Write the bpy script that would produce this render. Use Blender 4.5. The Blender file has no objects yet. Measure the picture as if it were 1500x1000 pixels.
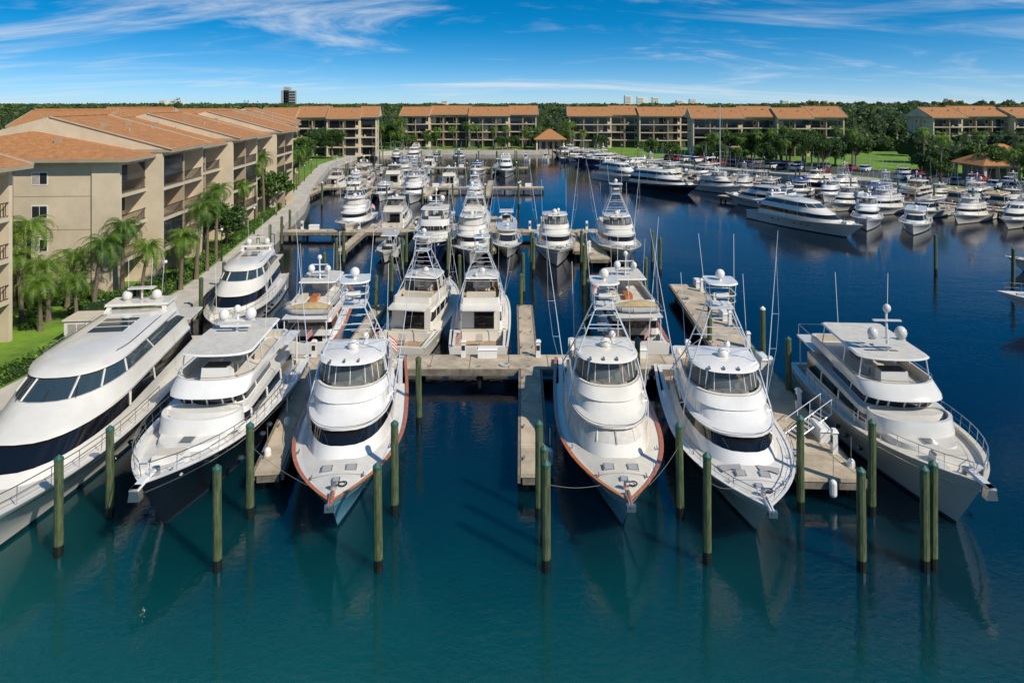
import bpy, bmesh, math, random
import numpy as np
from mathutils import Vector, Matrix
random.seed(7); rng=np.random.default_rng(7)
S=bpy.context.scene
R=math.radians
# ------------------------------------------------------------------ materials
def newmat(name):
    m=bpy.data.materials.new(name); m.use_nodes=True
    return m,m.node_tree,m.node_tree.nodes['Principled BSDF']
def mat(name,c,rough=.5,metal=0,var=.0,scale=3.,c2=None,bump=0,bscale=20,coat=0,stretch=None,tint=False):
    m,t,p=newmat(name); L=t.links
    p.inputs['Roughness'].default_value=rough; p.inputs['Metallic'].default_value=metal
    p.inputs['Coat Weight'].default_value=coat
    p.inputs['Base Color'].default_value=(*c,1)
    tc=t.nodes.new('ShaderNodeTexCoord')
    src=tc.outputs['Object']
    if stretch:
        mp=t.nodes.new('ShaderNodeMapping'); mp.inputs['Scale'].default_value=stretch
        L.new(src,mp.inputs['Vector']); src=mp.outputs['Vector']
    if var or c2:
        n=t.nodes.new('ShaderNodeTexNoise'); n.inputs['Scale'].default_value=scale; n.inputs['Detail'].default_value=6; n.inputs['Roughness'].default_value=.65
        L.new(src,n.inputs['Vector'])
        r=t.nodes.new('ShaderNodeValToRGB')
        a=c2 if c2 else tuple(max(0,x*(1-var)) for x in c)
        b=c if c2 else tuple(min(1,x*(1+var*.6)) for x in c)
        r.color_ramp.elements[0].color=(*a,1); r.color_ramp.elements[1].color=(*b,1)
        r.color_ramp.elements[0].position=.35; r.color_ramp.elements[1].position=.65
        L.new(n.outputs['Fac'],r.inputs['Fac']); out=r.outputs['Color']
        if tint:   # each boat has its own shade of white
            oi=t.nodes.new('ShaderNodeObjectInfo'); r2=t.nodes.new('ShaderNodeValToRGB')
            r2.color_ramp.elements[0].color=(1,1,1,1); r2.color_ramp.elements[1].color=(.80,.79,.76,1)
            e=r2.color_ramp.elements.new(.5); e.color=(.95,.90,.80,1)
            L.new(oi.outputs['Random'],r2.inputs['Fac'])
            mm=t.nodes.new('ShaderNodeMix'); mm.data_type='RGBA'; mm.blend_type='MULTIPLY'; mm.inputs[0].default_value=1
            L.new(out,mm.inputs[6]); L.new(r2.outputs['Color'],mm.inputs[7]); out=mm.outputs[2]
        L.new(out,p.inputs['Base Color'])
    if bump:
        n2=t.nodes.new('ShaderNodeTexNoise'); n2.inputs['Scale'].default_value=bscale; n2.inputs['Detail'].default_value=4
        L.new(src,n2.inputs['Vector'])
        b=t.nodes.new('ShaderNodeBump'); b.inputs['Strength'].default_value=bump; b.inputs['Distance'].default_value=.05
        L.new(n2.outputs['Fac'],b.inputs['Height']); L.new(b.outputs['Normal'],p.inputs['Normal'])
    return m
M={}
M['white']=mat('gelcoat_white',(.76,.75,.72),.16,var=.07,scale=.8,coat=.5,tint=True)
M['deck']=mat('nonskid_deck',(.64,.62,.575),.55,var=.12,scale=1.5,tint=True)
M['grey']=mat('nonskid_grey',(.36,.355,.34),.6,var=.08)
M['cream']=mat('gelcoat_cream',(.62,.56,.45),.3,var=.06)
M['vinyl']=mat('seat_vinyl',(.58,.52,.42),.5,var=.06)
M['canvas']=mat('boat_canvas',(.55,.52,.46),.8,var=.12,bump=.3)
M['tan']=mat('tan_canvas',(.45,.33,.16),.85,var=.2,bump=.5,bscale=4)
M['bluecanvas']=mat('blue_canvas',(.02,.07,.25),.8,var=.2)
M['teak']=mat('teak',(.50,.15,.035),.25,var=.25,scale=5,coat=.6)
M['teakdeck']=mat('teak_deck',(.36,.25,.15),.6,var=.2,scale=6)
M['glass']=mat('tinted_glass',(.006,.007,.009),.05,coat=.2)
M['glassb']=mat('windscreen_glass',(.03,.05,.06),.05,coat=.4)
M['hull_w']=mat('hull_white',(.74,.74,.71),.12,var=.04,scale=.6,coat=.5,tint=True)
M['hull_b']=mat('hull_ice_blue',(.17,.43,.54),.08,var=.04,scale=.6,coat=.6)
M['hull_g']=mat('hull_pale_grey',(.48,.50,.44),.13,var=.05,scale=.6,coat=.5)
M['hull_k']=mat('hull_black',(.008,.009,.014),.08,coat=.6)
M['hull_n']=mat('hull_navy',(.01,.025,.09),.08,coat=.6)
M['boot']=mat('boot_stripe',(.015,.03,.05),.35,var=.3)
M['seam']=mat('panel_seam',(.30,.30,.29),.5)
M['alu']=mat('tower_aluminium',(.70,.71,.72),.3,metal=.35)
M['steel']=mat('stainless',(.55,.55,.55),.2,metal=.9)
M['black']=mat('black_rubber',(.02,.02,.02),.5)
M['rope']=mat('rope',(.20,.19,.16),.9)
M['hose']=mat('dock_hose',(.05,.12,.2),.5)
M['red']=mat('flag_red',(.5,.03,.03),.8)
M['pile']=mat('pile_timber',(.12,.145,.06),.85,c2=(.03,.055,.022),scale=3,bump=.6,stretch=(4,4,.6))
M['pile_dk']=mat('pile_wet',(.012,.016,.012),.4,var=.4)
M['pilecap']=mat('pile_cap',(.03,.10,.07),.5,var=.2)
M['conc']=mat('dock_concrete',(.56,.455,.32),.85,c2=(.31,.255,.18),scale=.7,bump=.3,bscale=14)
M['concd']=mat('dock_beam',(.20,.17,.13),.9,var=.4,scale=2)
M['walk']=mat('walk_concrete',(.50,.46,.39),.85,var=.2,scale=.6)
M['sand']=mat('parking_pavement',(.40,.35,.28),.9,var=.2,scale=.15)
M['asph']=mat('asphalt',(.06,.06,.06),.9,var=.25)
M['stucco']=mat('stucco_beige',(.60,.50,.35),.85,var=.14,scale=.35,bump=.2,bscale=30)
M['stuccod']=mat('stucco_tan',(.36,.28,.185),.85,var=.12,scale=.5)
M['slab']=mat('balcony_slab',(.56,.48,.35),.8,var=.1)
M['winglass']=mat('window_glass',(.02,.025,.03),.08)
M['curtain']=mat('window_blind',(.38,.35,.30),.6,var=.2,scale=1.5)
M['rail']=mat('railing_bronze',(.03,.024,.02),.5)
M['bark']=mat('bark',(.17,.13,.09),.9,var=.35,scale=5,bump=.6,stretch=(1,1,3))
M['paintw']=mat('white_paint',(.72,.71,.67),.5,var=.05)
def leafmat(name,a,b,sc=1.5,lo=.4,hi=.85):
    m,t,p=newmat(name);L=t.links
    tc=t.nodes.new('ShaderNodeTexCoord'); n=t.nodes.new('ShaderNodeTexNoise'); n.inputs['Scale'].default_value=sc; n.inputs['Detail'].default_value=5
    L.new(tc.outputs['Object'],n.inputs['Vector'])
    oi=t.nodes.new('ShaderNodeObjectInfo'); ad=t.nodes.new('ShaderNodeMath'); ad.operation='MULTIPLY_ADD'
    ad.inputs[1].default_value=.25; L.new(oi.outputs['Random'],ad.inputs[0]); L.new(n.outputs['Fac'],ad.inputs[2])
    r=t.nodes.new('ShaderNodeValToRGB'); r.color_ramp.elements[0].color=(*a,1); r.color_ramp.elements[1].color=(*b,1)
    r.color_ramp.elements[0].position=lo; r.color_ramp.elements[1].position=hi
    L.new(ad.outputs[0],r.inputs['Fac']); L.new(r.outputs['Color'],p.inputs['Base Color']); p.inputs['Roughness'].default_value=.55
    tr=t.nodes.new('ShaderNodeBsdfTranslucent'); L.new(r.outputs['Color'],tr.inputs['Color'])
    mx=t.nodes.new('ShaderNodeMixShader'); mx.inputs[0].default_value=.3
    L.new(p.outputs[0],mx.inputs[1]); L.new(tr.outputs[0],mx.inputs[2]); L.new(mx.outputs[0],t.nodes['Material Output'].inputs[0])
    return m
M['palm']=leafmat('palm_leaf',(.05,.12,.015),(.19,.30,.03))
M['leaf']=leafmat('tree_leaf',(.02,.065,.008),(.11,.20,.02))
M['leafd']=leafmat('distant_leaf',(.012,.040,.006),(.10,.145,.022),.05,.35,.8)
M['hedge']=leafmat('hedge_leaf',(.05,.12,.012),(.15,.28,.02),.6)
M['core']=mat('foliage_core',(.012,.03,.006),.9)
# roof shingles
m,t,p=newmat('roof_shingle'); L=t.links
tc=t.nodes.new('ShaderNodeTexCoord')
n=t.nodes.new('ShaderNodeTexNoise'); n.inputs['Scale'].default_value=2.2; n.inputs['Detail'].default_value=8; n.inputs['Roughness'].default_value=.85
L.new(tc.outputs['Object'],n.inputs['Vector'])
r=t.nodes.new('ShaderNodeValToRGB'); r.color_ramp.elements[0].color=(.23,.088,.03,1); r.color_ramp.elements[1].color=(.56,.26,.09,1)
r.color_ramp.elements[0].position=.3;r.color_ramp.elements[1].position=.7
w=t.nodes.new('ShaderNodeTexWave'); w.bands_direction='Z'; w.inputs['Scale'].default_value=3; w.inputs['Distortion'].default_value=.4
L.new(tc.outputs['Object'],w.inputs['Vector'])
b=t.nodes.new('ShaderNodeBump'); b.inputs['Strength'].default_value=.6; b.inputs['Distance'].default_value=.06
L.new(n.outputs['Fac'],r.inputs['Fac']);L.new(r.outputs['Color'],p.inputs['Base Color']);L.new(w.outputs['Fac'],b.inputs['Height']);L.new(b.outputs['Normal'],p.inputs['Normal'])
p.inputs['Roughness'].default_value=.9; M['roof']=m
# clear vinyl
m,t,p=newmat('clear_vinyl'); L=t.links
tr=t.nodes.new('ShaderNodeBsdfTransparent'); tr.inputs[0].default_value=(.6,.63,.63,1)
mx=t.nodes.new('ShaderNodeMixShader'); mx.inputs[0].default_value=.35; p.inputs['Base Color'].default_value=(.20,.22,.22,1); p.inputs['Roughness'].default_value=.1
L.new(tr.outputs[0],mx.inputs[1]);L.new(p.outputs[0],mx.inputs[2]);L.new(mx.outputs[0],t.nodes['Material Output'].inputs[0]); M['vin']=m
# ground
m,t,p=newmat('ground_grass'); L=t.links
tc=t.nodes.new('ShaderNodeTexCoord')
n=t.nodes.new('ShaderNodeTexNoise'); n.inputs['Scale'].default_value=.3; n.inputs['Detail'].default_value=10; n.inputs['Roughness'].default_value=.75
L.new(tc.outputs['Object'],n.inputs['Vector'])
r=t.nodes.new('ShaderNodeValToRGB'); r.color_ramp.elements[0].color=(.06,.13,.012,1); r.color_ramp.elements[1].color=(.17,.30,.02,1)
r.color_ramp.elements[0].position=.35;r.color_ramp.elements[1].position=.62
L.new(n.outputs['Fac'],r.inputs['Fac']);L.new(r.outputs['Color'],p.inputs['Base Color']); p.inputs['Roughness'].default_value=.95; M['grass']=m
# water
m,t,p=newmat('water'); L=t.links
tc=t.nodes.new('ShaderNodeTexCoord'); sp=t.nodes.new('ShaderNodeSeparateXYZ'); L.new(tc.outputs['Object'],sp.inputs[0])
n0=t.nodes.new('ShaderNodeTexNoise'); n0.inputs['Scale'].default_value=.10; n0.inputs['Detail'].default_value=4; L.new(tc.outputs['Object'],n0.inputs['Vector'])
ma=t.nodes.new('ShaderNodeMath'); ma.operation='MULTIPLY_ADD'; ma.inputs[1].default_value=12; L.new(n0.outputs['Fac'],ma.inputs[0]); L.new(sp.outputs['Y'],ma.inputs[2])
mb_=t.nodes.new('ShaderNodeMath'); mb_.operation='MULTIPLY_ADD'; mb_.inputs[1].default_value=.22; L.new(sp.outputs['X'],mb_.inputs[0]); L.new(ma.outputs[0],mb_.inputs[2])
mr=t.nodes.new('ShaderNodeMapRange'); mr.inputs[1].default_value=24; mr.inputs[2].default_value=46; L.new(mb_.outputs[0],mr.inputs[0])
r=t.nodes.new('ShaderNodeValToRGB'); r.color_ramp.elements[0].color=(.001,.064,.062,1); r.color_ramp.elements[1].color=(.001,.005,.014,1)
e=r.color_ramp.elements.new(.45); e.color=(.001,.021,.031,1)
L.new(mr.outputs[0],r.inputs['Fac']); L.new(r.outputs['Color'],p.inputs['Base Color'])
p.inputs['Roughness'].default_value=.015; p.inputs['IOR'].default_value=1.55
p.inputs['Subsurface Weight'].default_value=1.0; p.inputs['Subsurface Radius'].default_value=(.3,1.,1.); p.inputs['Subsurface Scale'].default_value=1.6
try: p.subsurface_method='BURLEY'
except Exception: pass
def nz(sc,det,st):
    mp=t.nodes.new('ShaderNodeMapping'); mp.inputs['Scale'].default_value=st; L.new(tc.outputs['Object'],mp.inputs[0])
    q=t.nodes.new('ShaderNodeTexNoise'); q.inputs['Scale'].default_value=sc; q.inputs['Detail'].default_value=det; q.inputs['Distortion'].default_value=.5
    L.new(mp.outputs[0],q.inputs['Vector']); return q.outputs['Fac']
a1=nz(3.2,4,(1,1.3,1)); a2=nz(.45,2,(1,1.5,1))
ad=t.nodes.new('ShaderNodeMath'); ad.operation='MULTIPLY_ADD'; ad.inputs[1].default_value=1.4; L.new(a2,ad.inputs[0]); L.new(a1,ad.inputs[2])
wn=nz(.05,2,(1,1,1)); wr=t.nodes.new('ShaderNodeMapRange'); wr.inputs[1].default_value=.35; wr.inputs[2].default_value=.7; wr.inputs[3].default_value=.09; wr.inputs[4].default_value=.30; L.new(wn,wr.inputs[0])
b=t.nodes.new('ShaderNodeBump'); b.inputs['Distance'].default_value=.055; L.new(wr.outputs[0],b.inputs['Strength'])
L.new(ad.outputs[0],b.inputs['Height']); L.new(b.outputs['Normal'],p.inputs['Normal']); M['water']=m
for k,c in dict(car_w=(.7,.7,.7),car_r=(.3,.02,.02),car_b=(.03,.06,.15),car_g=(.15,.15,.16)).items(): M[k]=mat(k,c,.2,coat=.6)

# ------------------------------------------------------------------ mesh builder
class MB:
    def __init__(s): s.v=[];s.f=[];s.m=[];s.mats=[]
    def mi(s,k):
        if k not in s.mats: s.mats.append(k)
        return s.mats.index(k)
    def add(s,vs,fs,k):
        o=len(s.v); s.v+= [tuple(v) for v in vs]; i=s.mi(k)
        for f in fs: s.f.append([o+a for a in f]); s.m.append(i)
    def box(s,x0,x1,y0,y1,z0,z1,k,tx=0,ty=0):
        s.add([(x0,y0,z0),(x1,y0,z0),(x1,y1,z0),(x0,y1,z0),(x0+tx,y0+ty,z1),(x1-tx,y0+ty,z1),(x1-tx,y1-ty,z1),(x0+tx,y1-ty,z1)],
              [(0,3,2,1),(4,5,6,7),(0,1,5,4),(1,2,6,5),(2,3,7,6),(3,0,4,7)],k)
    def loft(s,rings,ks,cap0=None,cap1=None):
        n=len(rings[0])
        if isinstance(ks,str): ks=[ks]*(len(rings)-1)
        for j in range(len(rings)-1):
            if ks[j] is None: continue
            vs=list(rings[j])+list(rings[j+1])
            s.add(vs,[(i,(i+1)%n,n+(i+1)%n,n+i) for i in range(n)],ks[j])
        if cap0: s.add(rings[0],[tuple(range(n))[::-1]],cap0)
        if cap1: s.add(rings[-1],[tuple(range(n))],cap1)
    def tube(s,p,q,r,k,n=6,r2=None):
        p=Vector(p);q=Vector(q);d=q-p
        if d.length<1e-5: return
        r2=r if r2 is None else r2
        a=d.orthogonal().normalized(); b=d.normalized().cross(a)
        r0=[p+(a*math.cos(i*2*math.pi/n)+b*math.sin(i*2*math.pi/n))*r for i in range(n)]
        r1=[q+(a*math.cos(i*2*math.pi/n)+b*math.sin(i*2*math.pi/n))*r2 for i in range(n)]
        s.loft([r0,r1],k,k,k)
    def path(s,pts,r,k,n=5):
        for a,b in zip(pts[:-1],pts[1:]): s.tube(a,b,r,k,n)
    def ball(s,c,rx,rz,k,n=12,m=7,zmin=-1):
        rings=[]
        for j in range(m):
            a=math.asin(zmin)+(math.pi/2-math.asin(zmin))*j/(m-1)
            rr=rx*max(math.cos(a),.02)
            rings.append([(c[0]+rr*math.cos(i*2*math.pi/n),c[1]+rr*math.sin(i*2*math.pi/n),c[2]+rz*math.sin(a)) for i in range(n)])
        s.loft(rings,k,k,k)
    def mesh(s,name,ang=32,smooth=True,fixn=True):
        me=bpy.data.meshes.new(name); me.from_pydata(s.v,[],s.f); me.update()
        for k in s.mats: me.materials.append(M[k])
        me.polygons.foreach_set('material_index',s.m)
        if fixn:
            bm=bmesh.new(); bm.from_mesh(me); bmesh.ops.remove_doubles(bm,verts=bm.verts,dist=.0004); bmesh.ops.recalc_face_normals(bm,faces=bm.faces); bm.to_mesh(me); bm.free()
        if smooth:
            me.polygons.foreach_set('use_smooth',[True]*len(me.polygons)); me.set_sharp_from_angle(angle=R(ang))
        return me
def put(name,me,loc=(0,0,0),rz=0,sc=1,par=None):
    o=bpy.data.objects.new(name,me); S.collection.objects.link(o); o.location=loc; o.rotation_euler=(0,0,rz)
    o.scale=(sc,sc,sc) if not isinstance(sc,tuple) else sc
    if par: o.parent=par
    return o
# ------------------------------------------------------------------ boats (local: stern x=0, bow x=L, waterline z=0)
def hullfn(L,B,zs,zb,p=2.5):
    sh=lambda t: zs+(zb-zs)*t**1.8
    def bd(t):
        if t<.42: return B/2*(.90+.10*math.sin(math.pi/2*t/.42))
        u=(t-.42)/.58; return B/2*max(0,(1-u**p))
    return sh,bd
def hull(mb,L,B,zs,zb,mh,rim,rake,crown=.22,cock=.24,p=2.5,mdeck='deck',bul=.0,floor=.55,rw=.20):
    sh,bd=hullfn(L,B,zs,zb,p)
    ts=[i/26*.9 for i in range(27)]+[.92,.94,.955,.97,.98,.99,.996,1.0]
    Lw=L-rake
    def bw(t):
        u=max(0,(t-.25)/.75); return B/2*.86*(1-u**1.7)
    lev=[-.55,-.05,.14,'a','b','c','d']
    fr={'a':.35,'b':.6,'c':.82,'d':1.}
    def pt(t,l,sd):
        H=sh(t)+bul*min(1,max(0,(t-.3)/.2))
        if isinstance(l,str): w=.14/H+(1-.14/H)*fr[l]; z=H*w
        else: z=l; w=max(0,z/H)
        x=t*(Lw+rake*w)
        y=bw(t)+(bd(t)-bw(t))*w**1.7
        if z<-.3: y*=.25; x=t*Lw*.97
        return (x,sd*y,z)
    for sd in (1,-1):
        for j in range(len(lev)-1):
            vs=[];fs=[]
            for i,tt in enumerate(ts):
                vs.append(pt(tt,lev[j],sd));vs.append(pt(tt,lev[j+1],sd))
                if i: fs.append((2*i-2,2*i,2*i+1,2*i-1))
            mb.add(vs,fs,'boot' if j<2 else mh)
    tr=[pt(0,l,1) for l in lev]+[pt(0,l,-1) for l in lev[::-1]]
    mb.add(tr,[tuple(range(len(tr)))],mh)
    for sd in (1,-1):
        vs=[];fs=[]
        for i,tt in enumerate(ts):
            x,y,z=pt(tt,'d',1); b=bd(tt); yi=max(0,b-rw); xi=x-(0 if b>rw else (rw-b)*1.3)
            vs+=[(x,sd*b,z),(x,sd*(b+.025),z+.05),(xi,sd*yi,z+.05),(xi,sd*yi,sh(tt)-.02)]
            if i:
                for q in range(3): fs.append((4*i-4+q,4*i+q,4*i+1+q,4*i-3+q))
        mb.add(vs,fs,rim)
        mb.path([(lambda a:(a[0],a[1]+sd*.02,a[2]))(pt(tt,'c',sd)) for tt in ts[::3]+[1.0]],.022,'steel',4)
    def dz(x,y=0):
        t=min(1,max(0,x/L)); b=max(.2,bd(t)); return sh(t)+crown*min(1,b/(B/2)*1.1)*(1-min(1,(y/b)**2))
    st=[tt for tt in ts if tt>=cock-.02]; fr_=[-1,-.88,-.6,-.25,0,.25,.6,.88,1]; K=len(fr_); vs=[];F={'a':[], 'b':[]}
    for i,tt in enumerate(st):
        b=bd(tt); yi=max(0,b-rw+.01); xi=tt*L-(0 if b>rw else (rw-b)*1.3)
        for g in fr_: vs.append((xi,g*yi,sh(tt)-.03+crown*min(1,b/(B/2)*1.1)*(1-g*g)))
        if i:
            for k in range(K-1):
                a=(i-1)*K+k; F['a' if k in (0,K-2) or tt>.975 else 'b'].append((a,a+1,a+K+1,a+K))
    mb.add(vs,F['b'],mdeck); mb.add(vs,F['a'],'white')
    if cock>.02:
        xc=cock*L; b=B/2*.9-.22
        mb.box(.3,xc,-b,b,floor-.05,floor,'teakdeck')
        for sd in (1,-1):
            vs=[(0,sd*(b),sh(0)),(xc,sd*(b+.12),sh(cock)),(xc,sd*(b-.15),sh(cock)),(0,sd*(b-.2),sh(0)),(xc,sd*(b-.15),floor),(.2,sd*(b-.2),floor)]
            mb.add(vs,[(0,1,2,3),(3,2,4,5)],'white')
        mb.box(.02,.35,-b-.05,b+.05,.3,sh(0)+.03,'white')
        mb.box(xc-.05,xc+.1,-B/2*.9,B/2*.9,.4,sh(cock),'white')
        mb.box(xc-.08,xc,-B*.2,B*.2,floor,sh(cock)+.4,'glass')
    return sh,bd,dz
def ring(xr,xf,hw,nose,z,e=.75,rw=.94):
    zr,zf=z if isinstance(z,tuple) else (z,z)
    xs=xf-nose; pts=[(xr,hw*rw*.9),(xr+.12,hw*rw)]
    for k in (1,2,3): pts.append((xr+(xs-xr)*k/3,hw*(rw+(1-rw)*k/3)))
    for k in range(1,9):
        a=k/9*math.pi/2; pts.append((xs+nose*math.sin(a),hw*math.cos(a)**e))
    full=pts+[(xf,0)]+[(x,-y) for x,y in pts[::-1]]
    return [(x,y,zr+(zf-zr)*(x-xr)/(xf-xr)) for x,y in full]
def stack(mb,levels,ks,cap=None,mull=None,mm='white',mr=.035):
    rs=[ring(*l) for l in levels]
    mb.loft(rs,ks,None,cap)
    if mull:
        for j,idx in mull.items():
            for i in idx: mb.tube(rs[j][i],rs[j+1][i],mr,mm,5)
    return rs
def rails(mb,L,sh,bd,t0,t1,h,inset=.1,step=1.1,mid=True,base=0):
    n=max(3,int((t1-t0)*L/step))
    for sd in (1,-1):
        pr=None
        for i in range(n+1):
            t=t0+(t1-t0)*i/n; b=max(.05,bd(t)-inset); z=sh(t)+base
            p=(t*L-inset*(1 if t>.95 else 0),sd*b,z); q=(p[0]+.06,sd*(b+.05),z+h)
            mb.tube(p,q,.016,'steel',4)
            if pr:
                mb.tube(pr[1],q,.02,'steel',4)
                if mid: mb.tube((Vector(pr[0])+Vector(pr[1]))/2,(Vector(p)+Vector(q))/2,.011,'steel',3)
            pr=(p,q)
    t=t1;b=max(.05,bd(t)-inset); z=sh(t)+base+h; mb.tube((t*L+.06,b,z),(t*L+.06,-b,z),.02,'steel',4)
def chair(mb,x,y,z,k='vinyl',s=1):
    mb.tube((x,y,z),(x,y,z+.45*s),.05,'steel'); mb.box(x-.28*s,x+.28*s,y-.28*s,y+.28*s,z+.45*s,z+.6*s,k,.04,.04)
    mb.box(x-.34*s,x-.22*s,y-.28*s,y+.28*s,z+.6*s,z+1.1*s,k,.02,.04)
def hatch(mb,x,y,z,s=.28,k='grey'):
    mb.box(x-s,x+s,y-s,y+s,z-.1,z+.03,'steel',.01,.01); mb.box(x-s+.05,x+s-.05,y-s+.05,y+s-.05,z,z+.045,k,.01,.01)
def tender(mb,x,y,z,l=3.2,w=1.5,cover='tan'):
    rr=[]
    for f,ww,hh in ((0,.40,.30),(.1,.5,.5),(.35,.5,.75),(.6,.5,.62),(.82,.36,.5),(1,.06,.3)):
        yy=y-l/2+l*f; rr.append([(x+ww*w*math.cos(a),yy,z+.28+hh*max(-.3,math.sin(a))*.75) for a in [i*math.pi/5 for i in range(10)]])
    mb.loft(rr,cover,cover,cover)
    for sx in (-1,1): mb.path([(x+sx*w*.45,y-l/2,z+.25),(x+sx*w*.5,y+l*.1,z+.25),(x+sx*w*.38,y+l*.35,z+.3),(x,y+l*.54,z+.4)],.2,'grey',8)
def flag(mb,x,y,z):
    mb.tube((x,y,z),(x-.5,y,z+1.4),.015,'steel')
    for k in range(7):
        z0=z+1.35-.09*k
        mb.add([(x-.47+.03*k,y,z0),(x-.47+.03*k,y+.3,z0-.25),(x-.45+.03*k,y+.5,z0-.5),(x-.45+.03*k,y+.5,z0-.58),(x-.44+.03*k,y+.3,z0-.33),(x-.44+.03*k,y,z0-.09)],[(0,1,4,5),(1,2,3,4)],'red' if k%2==0 else 'paintw')
def deckseam(mb,L,bd,dz,xs,x1=None):
    for x in xs:
        b=bd(x/L)*.84; mb.path([(x,b*g/4,dz(x,b*g/4)-.025) for g in range(-4,5)],.012,'seam',4)
def sportfisher(L=17.5,B=5.3,mh='hull_b',rim='teak',gl='glass',tower=1,big=1,dcol='deck',rail=False,canvas=None,topz=8.2,pads=False):
    mb=MB(); sh,bd,dz=hull(mb,L,B,1.2,2.3,mh,rim,2.3,crown=.32,mdeck=dcol,p=2.9,rw=.15)
    b=B/2
    lv=[(.24*L,.82*L,.80*b,.38*L,(1.2,1.9)),(.24*L,.775*L,.74*b,.32*L,(2.0,2.5)),(.26*L,.73*L,.67*b,.21*L,(2.60,2.90)),
        (.26*L,.748*L,.73*b,.22*L,(2.64,2.94)),(.25*L,.748*L,.745*b,.22*L,(2.74,3.03)),(.25*L,.708*L,.675*b,.19*L,(2.80,3.12)),
        (.25*L,.668*L,.655*b,.165*L,(3.38,3.52)),(.25*L,.672*L,.695*b,.165*L,(3.42,3.56)),(.25*L,.628*L,.665*b,.135*L,3.93),(.26*L,.612*L,.635*b,.125*L,3.93),(.27*L,.60*L,.62*b,.115*L,3.42)]
    ks=['white',gl]+['white']*7+['cream']
    rs=stack(mb,lv,ks,'teakdeck',mull={1:[3,9,11,15,17,23]} if gl!='glass' else {1:[2,4,22,24]},mr=.035)
    # grab rail on the brow, drip line and panel seams
    mb.path([(x+.03,y,z+.10) for x,y,z in rs[4][5:22]],.014,'steel',4)
    for i in (7,19): mb.tube(rs[5][i],rs[6][i],.012,'seam',4)
    mb.path([(x,y,z+.012) for x,y,z in rs[8][3:24]],.018,'seam',4)
    mb.box(.235*L,.262*L,-.64*b,.64*b,1.3,3.1,'white'); mb.box(.23*L,.236*L,-.45*b,.2*b,1.3,2.8,'glass')
    if gl=='canvas': mb.path([(.735*L,0,2.93),(.778*L,0,2.54)],.02,'seam',4)
    else:
        for y in (-.35,.35): mb.tube((.765*L,y*b*.7,2.56),(.742*L,y*b*.9,2.82),.015,'black',4)
    zf=3.42
    mb.box(.50*L,.55*L,-.7,.7,zf,zf+.75,'white',.08,.05); mb.box(.505*L,.54*L,-.6,.6,zf+.76,zf+.82,'black')
    chair(mb,.46*L,.5,zf);chair(mb,.46*L,-.5,zf)
    mb.box(.35*L,.38*L,-b*.5,b*.5,zf,zf+.45,'vinyl',.03,.03); mb.box(.56*L,.585*L,-.35*b,.35*b,zf,zf+.42,'vinyl',.02,.02)
    zt=4.85
    if big: stack(mb,[(.40*L,.60*L,.58*b,.09*L,zt),(.395*L,.61*L,.61*b,.10*L,zt+.06),(.40*L,.605*L,.59*b,.10*L,zt+.12),(.42*L,.575*L,.47*b,.085*L,zt+.16),(.43*L,.56*L,.40*b,.08*L,zt+.22)],['white']*4,'white')
    for sd in (1,-1):
        for x in (.41*L,.5*L,.575*L): mb.tube((x,sd*.60*b if x<.55*L else sd*.4*b,3.9),(x,sd*.54*b if x<.55*L else sd*.36*b,zt),.035,'alu')
    r0=ring(.42*L,.60*L,.60*b,.11*L,3.94); r1=ring(.42*L,.585*L,.55*b,.09*L,zt)
    n=len(r0)
    mb.add(r0[3:n-3]+r1[3:n-3],[(i,i+1,i+1+n-6,i+n-6) for i in range(n-7)],'vin' if canvas is None else canvas)
    for i in (5,8,11,13,15,18,21): mb.tube(r0[i],r1[i],.022,'white',5)
    mb.ball((.5*L,0,zt+.38),.30,.28,'white'); mb.tube((.5*L,0,zt+.2),(.5*L,0,zt+.38),.12,'white')
    mb.ball((.42*L,.5,zt+.36),.18,.2,'white')
    for y in (-.35,-.1,.15): mb.tube((.585*L,y*b,zt+.2),(.6*L,y*b,zt+.2),.06,'steel',8)
    if tower:
        T=topz; k='alu'
        P=lambda x,y,z:(x*L,y*b,z)
        for sd in (1,-1):
            legs=[((.33,.80,3.1),(.40,.60,4.6),(.42,.20,T-1.1)),((.57,.76,2.8),(.53,.60,4.6),(.49,.20,T-1.1))]
            for lg in legs:
                pp=[P(lg[0][0],sd*lg[0][1],1.7),P(lg[0][0],sd*lg[0][1],lg[0][2]),P(lg[1][0],sd*lg[1][1],lg[1][2]),P(lg[2][0],sd*lg[2][1],lg[2][2])]
                mb.path(pp,.036,k,5)
            for f in (.0,.5,1):
                z=4.7+(T-1.1-4.7)*f; y=.59-.39*f; xa=.40+.02*f; xb=.53-.04*f
                mb.tube(P(xa,sd*y,z),P(xb,sd*y,z),.024,k,5)
                if f<1:
                    f2=f+.5; z2=4.7+(T-1.1-4.7)*f2; y2=.59-.39*f2
                    mb.tube(P(xa,sd*y,z),P(xb-.01,sd*y2,z2),.016,k,4)
        for f in (0,.33,.67,1):
            z=4.7+(T-1.1-4.7)*f; y=.59-.39*f
            for x in (.40+.02*f,.53-.04*f): mb.tube(P(x,-y,z),P(x,y,z),.024,k,5)
        for i in range(8):
            z=4.2+(T-1.2-4.2)*i/7; mb.tube(P(.405,-.1,z),P(.405,.1,z),.015,k,4)
        mb.box(.415*L,.495*L,-.22*b,.22*b,T-1.12,T-1.07,'white')
        for zz_ in (T-.75,T-.4):
            rg=ring(.41*L,.505*L,.26*b,.03*L,zz_); mb.path(rg+[rg[0]],.028 if zz_>T-.5 else .016,'white' if zz_>T-.5 else k,5)
        mb.box(.48*L,.50*L,-.35,.35,T-.55,T-.3,'white',.02,.03)
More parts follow.
